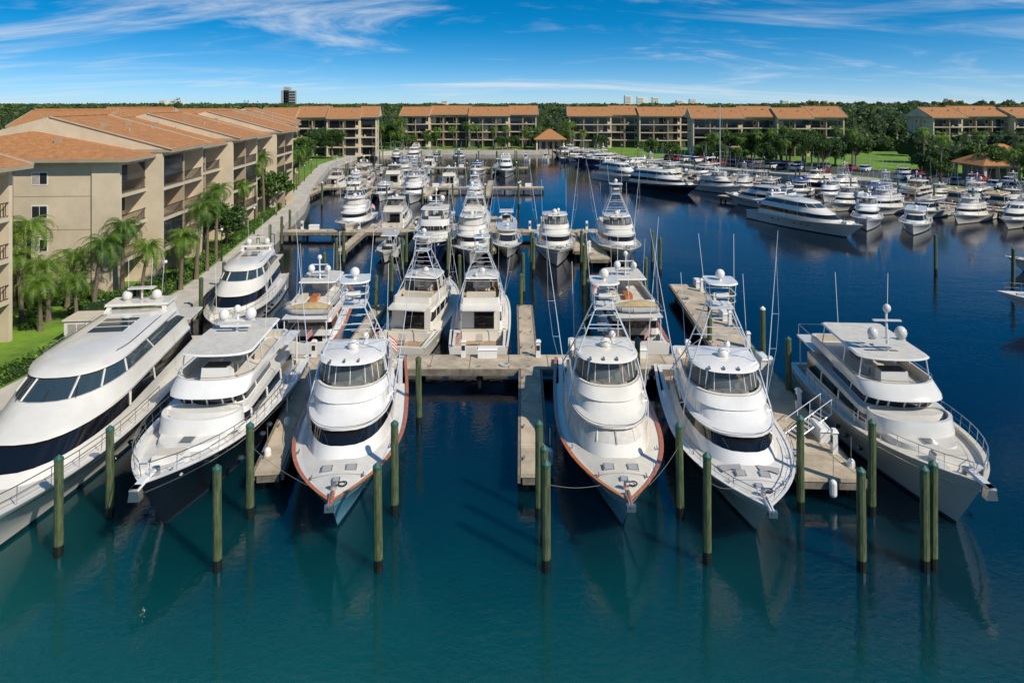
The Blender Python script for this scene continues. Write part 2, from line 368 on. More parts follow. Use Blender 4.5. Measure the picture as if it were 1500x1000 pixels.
        for sd in (1,-1):
            for x in (.42,.495): mb.tube(P(x,sd*.2,T-1.1),P(x,sd*.24,T+.2),.022,k)
        stack(mb,[(.405*L,.515*L,.30*b,.04*L,T+.18),(.41*L,.51*L,.29*b,.04*L,T+.25)],['white'],'white')
        mb.ball((.46*L,0,T+.58),.25,.25,'white'); mb.tube((.46*L,0,T+.2),(.46*L,0,T+.5),.1,'white')
        for sd in (1,-1):
            mb.tube(P(.44,sd*.28,T+.2),P(.40,sd*.33,T+2.5),.012,'paintw',4)
    for sd in (1,-1):
        a=Vector((.50*L,sd*.76*b,2.75)); e_=Vector((.36*L,sd*1.22*b,11.2)); mb.tube(a,e_,.03,'alu',5,.01)
        for f in (.3,.5): 
            c=a.lerp(e_,f); mb.tube(c,c+Vector((0,sd*.35,0)),.012,'alu',4)
        mb.path([a,a.lerp(e_,.3)+Vector((0,sd*.35,0)),a.lerp(e_,.5)+Vector((0,sd*.35,0)),a.lerp(e_,.85)],.007,'alu',4)
        mb.tube((.40*L,sd*.58*b,zt),(.33*L,sd*.60*b,zt+3.8),.012,'paintw',4)
    hatch(mb,.845*L,.5,dz(.845*L,.5)-.01,.24);hatch(mb,.845*L,-.5,dz(.845*L,.5)-.01,.24); hatch(mb,.905*L,0,dz(.905*L),.17)
    deckseam(mb,L,bd,dz,(.875*L,))
    if pads:
        for sd in (1,-1): mb.add([(.80*L,sd*.35,dz(.8*L,.3)+.02),(.80*L,sd*1.35,dz(.8*L,1.35)+.03),(.835*L,sd*1.2,dz(.835*L,1.2)+.03),(.825*L,sd*.8,dz(.825*L,.8)+.03),(.835*L,sd*.4,dz(.835*L,.4)+.03)],[(0,1,2,3,4)],'grey')
    for sd in (1,-1):
        for t in (.72,.88): 
            yy=bd(t)-.28; mb.tube((t*L-.15,sd*yy,sh(t)+.12),(t*L+.15,sd*yy,sh(t)+.12),.03,'steel'); mb.tube((t*L,sd*yy,sh(t)),(t*L,sd*yy,sh(t)+.12),.03,'steel')
    mb.tube((.945*L,0,2.2),(.945*L,0,2.55),.12,'steel'); mb.box(.965*L,1.02*L,-.11,.11,sh(1)+.05,sh(1)+.13,rim,.0,.03)
    mb.tube((.97*L,0,sh(1)+.16),(1.03*L,0,sh(1)+.1),.035,'steel'); mb.box(1.015*L,1.027*L,-.17,.17,sh(1)-.1,sh(1)+.12,'steel')
    mb.path([(.925*L+.17*math.cos(a),.3+.17*math.sin(a),dz(.925*L,.3)+.03) for a in [i*math.pi/5 for i in range(11)]],.03,'black',5)
    if rail: rails(mb,L,sh,bd,.6,.97,.5,step=1.0)
    chair(mb,.11*L,0,.55,s=1.1); mb.box(.20*L,.23*L,-.7*b,.7*b,.55,1.25,'white',.03,.03); mb.box(.205*L,.228*L,-.6*b,.6*b,1.25,1.4,'vinyl')
    stack(mb,[(.15*L,.27*L,.66*b,.01,3.3),(.15*L,.27*L,.66*b,.01,3.4)],['white'],'white')
    for sd in (1,-1): mb.tube((.16*L,sd*.6*b,1.2),(.16*L,sd*.6*b,3.3),.03,'alu')
    flag(mb,0.1,b*.5,1.25)
    return mb.mesh('sportfisher')
def motoryacht(L=23,B=6.2,mh='hull_w',fly=True):
    mb=MB(); sh,bd,dz=hull(mb,L,B,1.5,2.35,mh,'white',3.2,crown=.15,cock=.1,p=2.8); b=B/2
    lv=[(.10*L,.83*L,.78*b,.30*L,(1.5,1.95)),(.11*L,.79*L,.77*b,.26*L,(2.2,2.45)),(.13*L,.735*L,.73*b,.22*L,(2.9,3.0)),(.13*L,.742*L,.77*b,.22*L,(2.95,3.04)),(.13*L,.735*L,.77*b,.22*L,(3.05,3.14)),(.13*L,.715*L,.74*b,.21*L,(3.15,3.27)),
        (.14*L,.655*L,.69*b,.17*L,(3.75,3.85)),(.20*L,.60*L,.61*b,.12*L,(4.35,4.4)),(.18*L,.605*L,.65*b,.12*L,(4.40,4.44)),(.18*L,.60*L,.65*b,.12*L,(4.48,4.52)),(.18*L,.57*L,.58*b,.12*L,(4.68,4.70)),(.22*L,.53*L,.46*b,.11*L,4.82),(.28*L,.46*L,.26*b,.08*L,4.87)]
    rs=stack(mb,lv,['white','glass','white','white','white','white','glassb']+['white']*5,'white',mull={1:[3,4,22,23],6:[3,5,8,11,15,18,21,23]},mr=.05)
    mb.path([(x,y,z+.01) for x,y,z in rs[6][3:24]],.02,'seam',4)
    for y in (-1.2,0,1.2): mb.tube((.655*L-.25*abs(y),y,3.87),(.63*L-.25*abs(y),y*.85,4.15),.016,'black',4)
    mb.path([(x,y*1.0,z+.12) for x,y,z in rs[10][2:8]],.016,'steel',4); mb.path([(x,y,z+.12) for x,y,z in rs[10][19:25]],.016,'steel',4)
    mb.box(.30*L,.40*L,-.28*b,.28*b,4.84,4.90,'glassb',.05,.05)
    for q in (.33,.365): mb.box(q*L-.03,q*L+.03,-.29*b,.29*b,4.84,4.92,'white')
    for sd in (1,-1):
        mb.add([(.17*L,sd*.66*b,3.6),(.27*L,sd*.66*b,3.7),(.22*L,sd*.5*b,5.05),(.17*L,sd*.5*b,5.05),(.17*L,sd*.58*b,3.6),(.27*L,sd*.58*b,3.7),(.22*L,sd*.42*b,5.05),(.17*L,sd*.42*b,5.05)],
               [(0,1,2,3),(4,7,6,5),(0,4,5,1),(1,5,6,2),(3,2,6,7),(0,3,7,4)],'white')
    mb.box(.16*L,.225*L,-.55*b,.55*b,5.02,5.16,'white',.04,.04)
    mb.ball((.19*L,.8,5.42),.28,.3,'white');mb.ball((.19*L,-.8,5.42),.28,.3,'white'); mb.tube((.19*L,0,5.2),(.19*L,0,5.9),.05,'white'); mb.box(.18*L,.2*L,-.7,.7,5.8,5.88,'white')
    for y in (-.9,.9,.3): mb.tube((.17*L,y,5.1),(.16*L,y*1.1,7.4),.012,'paintw',4)
    z=dz(.87*L); mb.box(.85*L,.90*L,-.9,.9,z-.1,z+.25,'white',.1,.1); mb.box(.855*L,.875*L,-.8,.8,z+.25,z+.33,'vinyl',.05,.05); mb.box(.877*L,.895*L,-.8,.8,z+.25,z+.33,'vinyl',.05,.05)
    hatch(mb,.93*L,0,dz(.93*L),.3)
    rails(mb,L,sh,bd,.45,.98,.75,step=1.3)
    for sd in (1,-1):
        for t in (.30,.36,.52,.58,.64): 
            y=bd(t)*.965; mb.ball((t*L,sd*(y-.03),1.15),.16,.10,'glass',10,5)
    mb.box(.02*L,.12*L,-b*.7,b*.7,3.4,3.5,'white')
    flag(mb,.1,0,1.6)
    return mb.mesh('motoryacht')
def trawler(L=16,B=5.2,mh='hull_k',rim='white',mastx=.33,masth=6.9,dcol='deck',tend=None):
    mb=MB(); sh,bd,dz=hull(mb,L,B,1.5,2.6,mh,rim,2.0,crown=.12,cock=.14,p=2.9,mdeck=dcol,bul=.18,floor=.7); b=B/2
    stack(mb,[(.12*L,.80*L,.60*b,.12*L,(1.5,2.0)),(.12*L,.78*L,.56*b,.10*L,(2.3,2.42))],['white'],'deck')
    lv=[(.12*L,.66*L,.78*b,.07*L,(1.5,1.9)),(.12*L,.66*L,.77*b,.07*L,(2.0,2.35)),(.12*L,.655*L,.75*b,.07*L,(2.6,2.7)),(.12*L,.65*L,.75*b,.07*L,2.95)]
    stack(mb,lv,['white','glass','white'],'white',mull={1:[2,3,4,7,9,11,15,17,19,22,23,24]},mr=.06)
    stack(mb,[(.60*L,.72*L,.72*b,.08*L,2.3),(.60*L,.71*L,.70*b,.08*L,3.05),(.60*L,.70*L,.66*b,.08*L,3.05),(.60*L,.70*L,.66*b,.08*L,2.5)],['white']*3)
    lv=[(.30*L,.60*L,.62*b,.05*L,2.9),(.30*L,.60*L,.62*b,.05*L,2.98),(.30*L,.615*L,.60*b,.05*L,3.5),(.28*L,.645*L,.70*b,.06*L,3.55),(.14*L,.64*L,.72*b,.07*L,3.7),
        (.14*L,.60*L,.70*b,.08*L,4.12),(.15*L,.592*L,.67*b,.08*L,4.12),(.15*L,.59*L,.66*b,.08*L,3.65)]
    rs=stack(mb,lv,['white','glass','white','white','white','white','cream'],'deck',mull={1:[3,6,9,11,13,15,17,20,23]},mr=.045)
    mb.path([(x,y,z+.14) for x,y,z in rs[5][2:25]],.016,'steel',4)
    mb.box(.50*L,.55*L,-.7,.7,3.65,4.4,'white',.1,.05); mb.box(.505*L,.545*L,-.55,.55,4.41,4.47,'black'); chair(mb,.45*L,.55,3.65);chair(mb,.45*L,-.55,3.65)
    mb.box(.22*L,.36*L,.35*b,.58*b,3.65,4.05,'vinyl',.03,.03); mb.box(.24*L,.33*L,-.2,.4,3.65,4.1,'teak')
    zt=5.05
    hx=.22 if not tend else .30
    stack(mb,[(hx*L,.565*L,.64*b,.04*L,zt),((hx-.005)*L,.575*L,.67*b,.05*L,zt+.07),(hx*L,.57*L,.64*b,.05*L,zt+.14)],['white']*2,'canvas')
    for sd in (1,-1):
        for x in (.0+hx+.02,.42,.54): mb.tube((x*L,sd*.64*b,4.0),(x*L,sd*.58*b,zt),.035,'alu')
    mb.tube((mastx*L,0,zt),(mastx*L-.2,0,masth),.09,'white',8,.05)
    for z,w in ((zt+.7,.9),(masth-.5,.7)): mb.box(mastx*L-.2,mastx*L,-w,w,z,z+.06,'white')
    for y,z,r in ((.7,zt+1.05,.3),(-.7,zt+1.0,.27),(0,masth+.15,.2)): mb.ball((mastx*L-.1,y,z),r,r*1.15,'white')
    mb.box(mastx*L+.1,mastx*L+.25,-.8,.8,zt+.45,zt+.55,'white')
    for y in (1.3,-1.3): mb.tube((.32*L,y,zt),(.31*L,y*1.1,zt+3.4),.014,'paintw',4)
    mb.box(.02*L,.20*L,-.72*b,.72*b,3.3,3.4,'white')
    if tend: tender(mb,.12*L,0,3.4,3.4,1.5,tend)
    for sd in (1,-1): mb.tube((.03*L,sd*.66*b,1.5),(.03*L,sd*.66*b,3.3),.05,'white'); mb.tube((.03*L,sd*.7*b,3.4),(.03*L,sd*.7*b,4.1),.02,'steel',4); mb.tube((.03*L,sd*.7*b,4.1),(.2*L,sd*.7*b,4.1),.02,'steel',4)
    mb.tube((.03*L,-.7*b,4.1),(.03*L,.7*b,4.1),.02,'steel',4)
    rails(mb,L,sh,bd,.2,.98,.7,step=.95,base=.2)
    hatch(mb,.74*L,0,2.42,.3,'glassb'); hatch(mb,.70*L,.7,2.42,.2,'glassb')
    z=dz(.84*L); mb.box(.82*L,.86*L,-.7,.7,z-.1,z+.3,'white',.05,.05); mb.box(.825*L,.855*L,-.6,.6,z+.3,z+.4,'vinyl')
    mb.box(.88*L,.905*L,-.9,-.5,z-.1,z+.25,'white'); mb.box(.88*L,.905*L,.5,.9,z-.1,z+.25,'white')
    mb.tube((.92*L,0,z),(.92*L,0,z+.4),.16,'steel'); mb.box(.94*L,1.03*L,-.18,.18,sh(1)+.2,sh(1)+.3,'white',.0,.05); mb.box(1.01*L,1.03*L,-.22,.22,sh(1)-.2,sh(1)+.3,'steel',.0,.08)
    for sd in (1,-1):
        for t in (.5,.56,.64,.7): y=bd(t)*.95; mb.ball((t*L,sd*(y-.06),1.25),.16,.11,'glassb' if mh=='hull_k' else 'glass',10,5)
    flag(mb,.1,-.3*b,1.5)
    return mb.mesh('trawler')
def cruiser(L=12.5,B=4.1,mh='hull_w',top='bluecanvas'):
    mb=MB(); sh,bd,dz=hull(mb,L,B,1.1,1.8,mh,'white',1.8,crown=.2,cock=.36,p=2.6); b=B/2
    stack(mb,[(.34*L,.82*L,.72*b,.3*L,(1.1,1.5)),(.34*L,.74*L,.68*b,.26*L,(1.75,1.9)),(.36*L,.62*L,.60*b,.16*L,(2.4,2.45)),(.36*L,.60*L,.62*b,.16*L,2.55)],['white','glass','white'],'white',mull={1:[4,8,18,22]})
    for sd in (1,-1): 
        for x in (.2,.34): mb.tube((x*L,sd*.75*b,1.1),((x+.04)*L,sd*.62*b,2.95),.035,'alu')
    stack(mb,[(.12*L,.58*L,.66*b,.1*L,2.95),(.12*L,.58*L,.64*b,.1*L,3.08)],['white'],top)
    mb.box(.02*L,.08*L,-.6*b,.6*b,.55,1.2,'vinyl'); chair(mb,.3*L,.5,.6);chair(mb,.3*L,-.5,.6)
    mb.ball((.35*L,0,3.3),.28,.22,'white'); mb.tube((.3*L,.6,3),(.27*L,.7,5.6),.012,'paintw',4)
    rails(mb,L,sh,bd,.5,.97,.55,step=1.2,mid=False); hatch(mb,.84*L,0,dz(.84*L),.25)
    return mb.mesh('cruiser')
def console(L=9.5,B=2.9,mh='hull_w'):
    mb=MB(); sh,bd,dz=hull(mb,L,B,.9,1.4,mh,'white',1.2,crown=.02,cock=.72,p=2.3,floor=.4)
    mb.box(.42*L,.54*L,-.5,.5,.4,1.5,'white',.1,.05); mb.box(.5*L,.53*L,-.42,.42,1.5,1.9,'glassb',.05,.03)
    for sd in (1,-1):
        for x in (.38,.55): mb.tube((x*L,sd*.55,.4),(x*L,sd*.6,2.5),.03,'alu')
    mb.box(.33*L,.6*L,-.95,.95,2.5,2.6,'white',.06,.06); mb.box(.30*L,.37*L,-.5,.5,.4,1.1,'vinyl',.04,.04)
    for y in (-.75,0,.75): mb.box(-.5,.1,y-.2,y+.2,.5,1.55,'grey',.1,.06); mb.tube((-.3,y,.5),(-.3,y,-.4),.1,'grey')
    for sd in (1,-1): mb.tube((.45*L,sd*.9,2.55),(.3*L,sd*1.5,7),.018,'alu',4)
    return mb.mesh('console')
def sailboat(L=13,B=3.9):
    mb=MB(); sh,bd,dz=hull(mb,L,B,1.1,1.4,'hull_w','teak',1.5,crown=.12,cock=.22,p=2.)
    stack(mb,[(.25*L,.70*L,.55*B/2,.2*L,1.2),(.26*L,.67*L,.48*B/2,.2*L,1.65)],['glass'],'white')
    mb.tube((.58*L,0,1.2),(.58*L,0,17.5),.09,'alu',8,.06); mb.tube((.57*L,0,2.4),(.2*L,0,2.4),.16,'bluecanvas',8)
    for z in (7,12): mb.tube((.58*L,-1,z),(.58*L,1,z),.03,'alu')
    for e_ in ((.99*L,0,1.4),(0,0,1.3),(.56*L,1.8,1.2),(.56*L,-1.8,1.2)): mb.tube((.58*L,0,17.3),e_,.012,'steel',4)
    rails(mb,L,sh,bd,.1,.97,.55,step=1.6); return mb.mesh('sailboat')

BM={
 'sf_blue':(sportfisher(17.5,5.4,'hull_b','teak','glass',1),17.5,'sportfishing_yacht'),
 'sf_blue2':(sportfisher(17.5,5.1,'hull_b','teak','canvas',1,topz=8.0,canvas='vin'),17.5,'sportfishing_yacht'),
 'sf_grey':(sportfisher(17.5,5.7,'hull_g','white','glass',1,rail=True,topz=8.6,pads=True),17.5,'sportfishing_yacht'),
 'sf_white':(sportfisher(17,5.2,'hull_w','white','glass',1,topz=8.3,canvas='canvas'),17,'sportfishing_yacht'),
 'sf_fly':(sportfisher(16,5.0,'hull_w','white','glass',0,rail=True),16,'flybridge_yacht'),
 'sf_navy':(sportfisher(16.5,5.0,'hull_n','teak','glass',0),16.5,'flybridge_yacht'),
 'my':(motoryacht(),23,'motor_yacht'),
 'mym':(motoryacht(18,5.0,'hull_w'),18,'motor_yacht'),
 'myk':(motoryacht(22,5.4,'hull_k'),22,'motor_yacht'),
 'tr_k':(trawler(16.2,5.2,'hull_k','white',mastx=.36,masth=6.2),16.2,'trawler_yacht'),
 'tr_w':(trawler(16,5.4,'hull_g','cream',mastx=.5,masth=7.2,dcol='cream'),16,'trawler_yacht'),
 'tr_h':(trawler(15,5.0,'hull_w','teak',mastx=.38,tend='tan'),15,'trawler_yacht'),
 'tr_n':(trawler(14.5,4.7,'hull_n','white',mastx=.40,tend='grey'),14.5,'trawler_yacht'),
 'cr':(cruiser(),12.5,'cabin_cruiser'),
 'crw':(cruiser(13.5,4.4,'hull_w','white'),13.5,'cabin_cruiser'),
 'crt':(cruiser(12.,3.9,'hull_n','tan'),12.,'cabin_cruiser'),
 'cc':(console(),9.5,'center_console_boat'),
 'ccb':(console(9.,2.8,'hull_b'),9.,'center_console_boat'),
 'sail':(sailboat(),13,'sailboat')}
def boat(kind,stern,bow):
    me,L0,nm=BM[kind]; dx=bow[0]-stern[0];dy=bow[1]-stern[1]; d=math.hypot(dx,dy); s=d/L0
    return put(nm,me,(stern[0],stern[1],0),math.atan2(dy,dx),(s,s,min(s,1.1)))
# front row
boat('my',(-22.6,45),(-19.3,21.6))
boat('tr_k',(-14.6,41.3),(-13.9,25.5))
boat('sf_blue',(-8.9,42),(-6.7,25.2))
boat('sf_blue2',(4.9,42.3),(4.35,25.2))
boat('sf_grey',(11.0,41.2),(9.45,25.0))
boat('tr_w',(18.8,40.8),(17.8,25.7))
# second row
boat('mym',(-22.4,62),(-19.8,45.5))
boat('tr_h',(-13.6,44.6),(-14.3,57))
boat('sf_white',(-7.6,44.6),(-5.4,58.6))
boat('sf_white',(-2.2,44.6),(-2.3,58.6))
boat('tr_h',(8.4,44.6),(7.9,57.5))
# third row (bow to camera)
for k,s_,b_ in [('sf_white',(-21.5,99),(-20.6,84)),('cc',(-13.6,80),(-13.4,71)),('tr_n',(-8.8,83.5),(-8.4,69)),('sf_white',(-4.7,84),(-4.3,69)),('crw',(-.6,84),(-.5,73)),
                ('sf_fly',(4.9,83.5),(4.6,68.5)),('sf_grey',(11.8,84.5),(11.7,69)),
                ('sf_fly',(-15.6,87),(-16.0,100)),('cr',(-10.5,87),(-10.8,98)),('sf_white',(-5,87),(-5.2,101)),('ccb',(-.7,87),(-.8,96))]: boat(k,s_,b_)
kinds=['sf_white','sf_fly','cr','crw','tr_h','cc','sf_fly','mym','sf_grey','crt','ccb','sf_navy','tr_n']
def row(y0,y1,xs,seed,skip=.22):
    rr=random.Random(seed)
    for x in xs:
        if rr.random()<skip: continue
        k=rr.choice(kinds); d=abs(y1-y0)*rr.uniform(.75,1.1); sg=1 if y1>y0 else -1
        if k in('cc','ccb'): d=rr.uniform(7.5,10)
        if k in ('cr','crt'): d=min(d,12)
        if k=='mym': d=min(18,d*1.15)
        boat(k,(x+rr.uniform(-.6,.6),y0+sg*rr.uniform(-.3,.8)),(x+rr.uniform(-.9,.9),y0+sg*d))
fr=lambda a,b,s:[a+s*i for i in range(int((b-a)/s)+1)]
row(127,112,fr(-33,4,5.3),1); row(131,145,fr(-35,4,5.6),2,.3); row(166,152,fr(-38,2,6),3,.3); row(170,184,fr(-39,0,6),4,.3); row(205,192,fr(-34,-6,6),5,.3)
row(196,210,fr(4,22,6),9)
for k,s_,b_ in [('my',(36.5,101),(43,83.5)),('mym',(45,105),(36.0,115.5)),('myk',(23.5,139),(34,124)),('mym',(19.5,152),(27,138)),('sf_fly',(36,135),(42,124)),
                ('my',(57,43),(38.0,53.5)),('sf_white',(60,66),(50,69)),('sail',(48,150),(41,140)),
                ('sf_fly',(52,100),(46,88.5)),('crw',(57,96),(50.5,86))]: boat(k,s_,b_)
shoreR=[(26,222),(31.6,187),(48,162),(67.7,142),(76,126),(92,106),(112,92)]
def along(pts,step,off,start=0):
    out=[];acc=start
    for a,b in zip(pts[:-1],pts[1:]):
        a=Vector(a);b=Vector(b);d=b-a;l=d.length;d/=l;n=Vector((d.y,-d.x))
        while acc<l:
            p=a+d*acc+n*off; out.append((p,d,n)); acc+=step
        acc-=l
    return out
rr=random.Random(5)
for p,d,n in along(shoreR,5.4,1.5,3):
    if rr.random()<.15: continue
    n2=n
    if n2.y>0: n2=-n2
    k=rr.choice(kinds); ln=rr.uniform(11,16)
    if k in('cc','ccb'): ln=9.5
    q=p+Vector((-abs(n2.x)+rr.uniform(-.06,.06),n2.y))*ln; boat(k,(p.x-.8,p.y-1),(q.x,q.y))
for p,d,n in along([(30,158),(46,138),(60,122)],5.6,0,0):
    k=rr.choice(kinds[:7]+['sf_navy']); q=p+Vector((-.55+rr.uniform(-.05,.05),-.8))*rr.uniform(10,13); boat(k,(p.x,p.y),(q.x,q.y))
for p,d,n in along([(58,112),(75,97),(90,84)],5.4,0,0):
    k=rr.choice(['sf_fly','crw','mym','sf_white','cr','tr_n']); q=p+Vector((-.75,-.6+rr.uniform(-.05,.05)))*rr.uniform(11,15); boat(k,(p.x,p.y),(q.x,q.y))
for p,d,n in along([(60,115),(77,100),(92,87)],5.6,0,0):
    k=rr.choice(['sf_fly','crw','tr_h','cr','crt']); q=p+Vector((.75,.6))*12; boat(k,(p.x,p.y),(q.x,q.y))
# ------------------------------------------------------------------ piles, docks
def pilemesh(h,capm='pilecap',r=.155):
    mb=MB(); n=10
    def rg(z,r): return [(r*math.cos(i*2*math.pi/n),r*math.sin(i*2*math.pi/n),z) for i in range(n)]
    mb.loft([rg(-2,r*1.1),rg(.45,r*1.08)],'pile_dk'); mb.loft([rg(.45,r*1.08),rg(h*.5,r*1.02),rg(h-.12,r)],'pile')
    mb.loft([rg(h-.12,r*1.08),rg(h-.02,r*1.08),rg(h+.12,.02)],capm,capm,capm)
    return mb.mesh('pile')
PM=[pilemesh(3.85),pilemesh(3.5,'pile'),pilemesh(3.9,'paintw'),pilemesh(3.1)]
def pile(x,y,i=0):
    o=put('mooring_pile',PM[i],(x,y,0),random.random()*6,(1,1,random.uniform(.95,1.04))); o.rotation_euler[0]=random.uniform(-.014,.014); o.rotation_euler[1]=random.uniform(-.014,.014)
for x,y in [(-17,25.6),(-10.7,24.8),(-4.85,24.8),(1.24,24.8),(7.2,25.2),(12.7,24.8),(15.0,24.8),(15.35,24.9)]: pile(x,y)
for x,y in [(-16.5,28),(-10.75,28),(-4.85,28.2),(1.1,28),(6.9,28),(12,28.4),(14.8,28.1),(1.25,26.2)]: pile(x,y)
for x,y,i in [(12.9,36.5,0),(15.4,38,0),(6.9,37.5,0),(-4.9,36,1),(16.2,44,2),(16.3,51,1),(-23.6,46.8,1),(-23.7,52,1),(6.5,62,0),(1,60,0),(.7,54,1),(-10.6,60,1),(-10.6,53,1),(-4.6,60,1),(5.8,52,1),(11.8,60,1),
              (-17,62,1),(42.2,68,0),(45.5,62,0),(-17.2,45,1),(13.3,46,1),(-24.5,58,1),(-25,64,1),(-26,70,1),(-26.6,75,1),(-27,80,1),(-28,86,1)]: pile(x,y,i)
for y in (71,):
    for x in (-17.5,-11,-6.5,-2.2,2,7.2,14.6): pile(x,y,1); pile(x+.1,y-3.2,1)
rr=random.Random(3)
for y in (111,148,150,186,190):
    for x in fr(-36,6,5.3): pile(x+rr.uniform(-.3,.3),y,rr.choice([1,3,2]))
for p,d,n in along(shoreR,5.5,15,3): pile(p.x,p.y,rr.choice([1,3])) if p.x<75 else None
def dock(name,a,b,w,z=1.0,th=.32,ped=0,pedside=1):
    a=Vector(a);b=Vector(b);d=(b-a);l=d.length;ang=math.atan2(d.y,d.x)
    mb=MB(); k=0; x=0; rr=random.Random(int(l*10))
    while x<l-.01:
        e_=min(l,x+2.4); mb.box(x+.012,e_-.012,-w/2,w/2,z-.16,z+rr.uniform(-.004,.004),'conc',.01,.01); x=e_
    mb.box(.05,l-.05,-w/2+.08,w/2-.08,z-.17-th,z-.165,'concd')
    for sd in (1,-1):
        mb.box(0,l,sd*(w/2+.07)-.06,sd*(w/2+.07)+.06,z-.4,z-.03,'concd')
    x=.6
    while x<l:
        for sd in (1,-1): mb.tube((x,sd*(w/2-.25),-2),(x,sd*(w/2-.25),z-.3),.16,'pile_dk',8)
        x+=3.6
    x=1.2
    while x<l:
        for sd in (1,-1): mb.tube((x-.14,sd*(w/2-.15),z+.1),(x+.14,sd*(w/2-.15),z+.1),.03,'steel'); mb.tube((x,sd*(w/2-.15),z),(x,sd*(w/2-.15),z+.1),.03,'steel')
        x+=3
    if ped:
        x=2.
        while x<l-1:
            yy=rr.choice([-1,1])*(w/2-.45)
            for q in range(3):
                r_=.18+.05*q; mb.path([(x+r_*math.cos(i*math.pi/5),yy+r_*math.sin(i*math.pi/5),z+.04+.02*q) for i in range(11)],.022,'hose' if rr.random()<.5 else 'paintw',4)
            x+=rr.uniform(4,7)
    put(name,mb.mesh(name),(a.x,a.y,0),ang)
    for i in range(ped):
        p=a+d*((i+.5)/ped)+Vector((-d.y,d.x)).normalized()*(w/2-.35)*pedside
        put('dock_power_pedestal',PED,(p.x,p.y,z),ang)
        if i%2==0:
            p2=p+d.normalized()*1.5; put('dock_box',DBX,(p2.x,p2.y,z),ang+.02)
mb=MB(); mb.box(-.15,.15,-.12,.12,0,.95,'paintw',.02,.02); mb.box(-.18,.18,-.15,.15,.95,1.08,'paintw',.07,.06); mb.box(-.10,.10,-.135,.135,.45,.75,'black'); PED=mb.mesh('ped',smooth=False)
mb=MB(); mb.box(-.6,.6,-.28,.28,0,.5,'paintw',.02,.02); mb.box(-.64,.64,-.31,.31,.5,.62,'paintw',.06,.08); DBX=mb.mesh('dbox',smooth=False)
dock('dock',(-24.2,42.2),(13.4,42.2),2.2,ped=8,pedside=1)
dock('pier',(13.65,29.0),(15.2,60),2.6,z=1.03,ped=7,pedside=-1)
dock('finger_dock',(-10.6,29.6),(-12.0,41.05),1.1)
dock('finger_dock',(.95,29.4),(1.1,41.05),1.15)
dock('finger_dock',(1.0,43.35),(1.0,54),1.0)
dock('finger_dock',(-10.4,43.35),(-10.4,54),.9)
dock('finger_dock',(-17.3,43.35),(-17.5,55),.9)
dock('dock',(-30,85.3),(13,85.3),2.0,ped=6)
for x in (-18.5,-11.2,-6.5,-2.3,7.2): dock('finger_dock',(x,74),(x,84.25),.9)
dock('finger_dock',(9,70),(9,84.25),2.0,z=1.02,ped=2)
for x in (-18,-13,-7.5,-2.5): dock('finger_dock',(x,86.35),(x,96),.9)
dock('dock',(-38,129),(6,129),2.2,ped=5); dock('dock',(-44,168),(4,168),2.2,ped=4)
for x in fr(-35.5,4,10.4): dock('finger_dock',(x,117),(x,127.8),1.0); dock('finger_dock',(x,130.2),(x,140),1.0); dock('finger_dock',(x,156),(x,166.8),1.0)
dock('dock',(57.5,114.5),(95,82),2.2,ped=5); dock('dock',(29,160),(62,121),2.,ped=4); dock('dock',(36,118),(48,102),1.8,ped=2); dock('dock',(50,60),(90,50),2.2,ped=3)
mb=MB()
for sy in (-.35,.35): mb.tube((0,sy,0),(2.2,sy,.9),.03,'alu',6); mb.tube((0,sy,.7),(2.2,sy,1.6),.02,'alu',5); [mb.tube((q,sy,q*.41),(q,sy,q*.41+.7),.015,'alu',4) for q in (0.05,.75,1.5,2.15)]
for i in range(9): mb.box(.1+.24*i,.28+.24*i,-.33,.33,.03+.1*i,.06+.1*i,'grey')
put('boarding_ramp',mb.mesh('ramp'),(13.3,32.6,1.05),R(20))
def rope(p,q,sag=.12):
    mb=MB(); p=Vector(p);q=Vector(q); pts=[p.lerp(q,i/8)-Vector((0,0,sag*math.sin(math.pi*i/8))) for i in range(9)]
    mb.path(pts,.008,'rope',4); put('mooring_rope',mb.mesh('rope'))
for p,q in [((-7.9,26.4,2.2),(-10.7,28,2.9)),((-5.8,26.4,2.2),(-4.9,24.9,3.1)),((3.4,26.4,2.2),(1.2,24.9,3.1)),((5.3,26.4,2.2),(6.9,28,3.0)),((8.5,26.2,2.2),(7.2,25.3,3.0)),
            ((16.9,27,2.8),(15,24.9,3.2)),((2.9,32,1.8),(1.5,34,1.1)),((-11,36,1.8),(-12,38,1.1)),((-5.5,33,1.8),(-4.9,28.2,2.6)),((15.4,33,2.0),(14.4,34,1.1)),((8,33,1.9),(6.9,28,2.6)),((42.2,68,3),(45.5,62,3)),((42.2,68,2.2),(45.5,62,2.2))]: rope(p,q)
mb=MB(); mb.ball((0,0,0),.16,.16,'paintw',10,7); mb.tube((0,0,-.45),(0,0,0),.16,'paintw',10); mb.ball((0,0,-.45),.16,.16,'paintw',10,7); mb.tube((0,0,.1),(0,0,1.1),.012,'rope',4); FE=mb.mesh('fender')
for x,y,z in [(-16.1,33,1.1),(-16.4,36,1.1),(-11.1,31,1.2),(-11.2,34,1.2),(14.9,30,1.2),(15.4,35,1.1),(1.75,31.5,.9),(13.6,28.9,.9)]: put('fender',FE,(x,y,z))
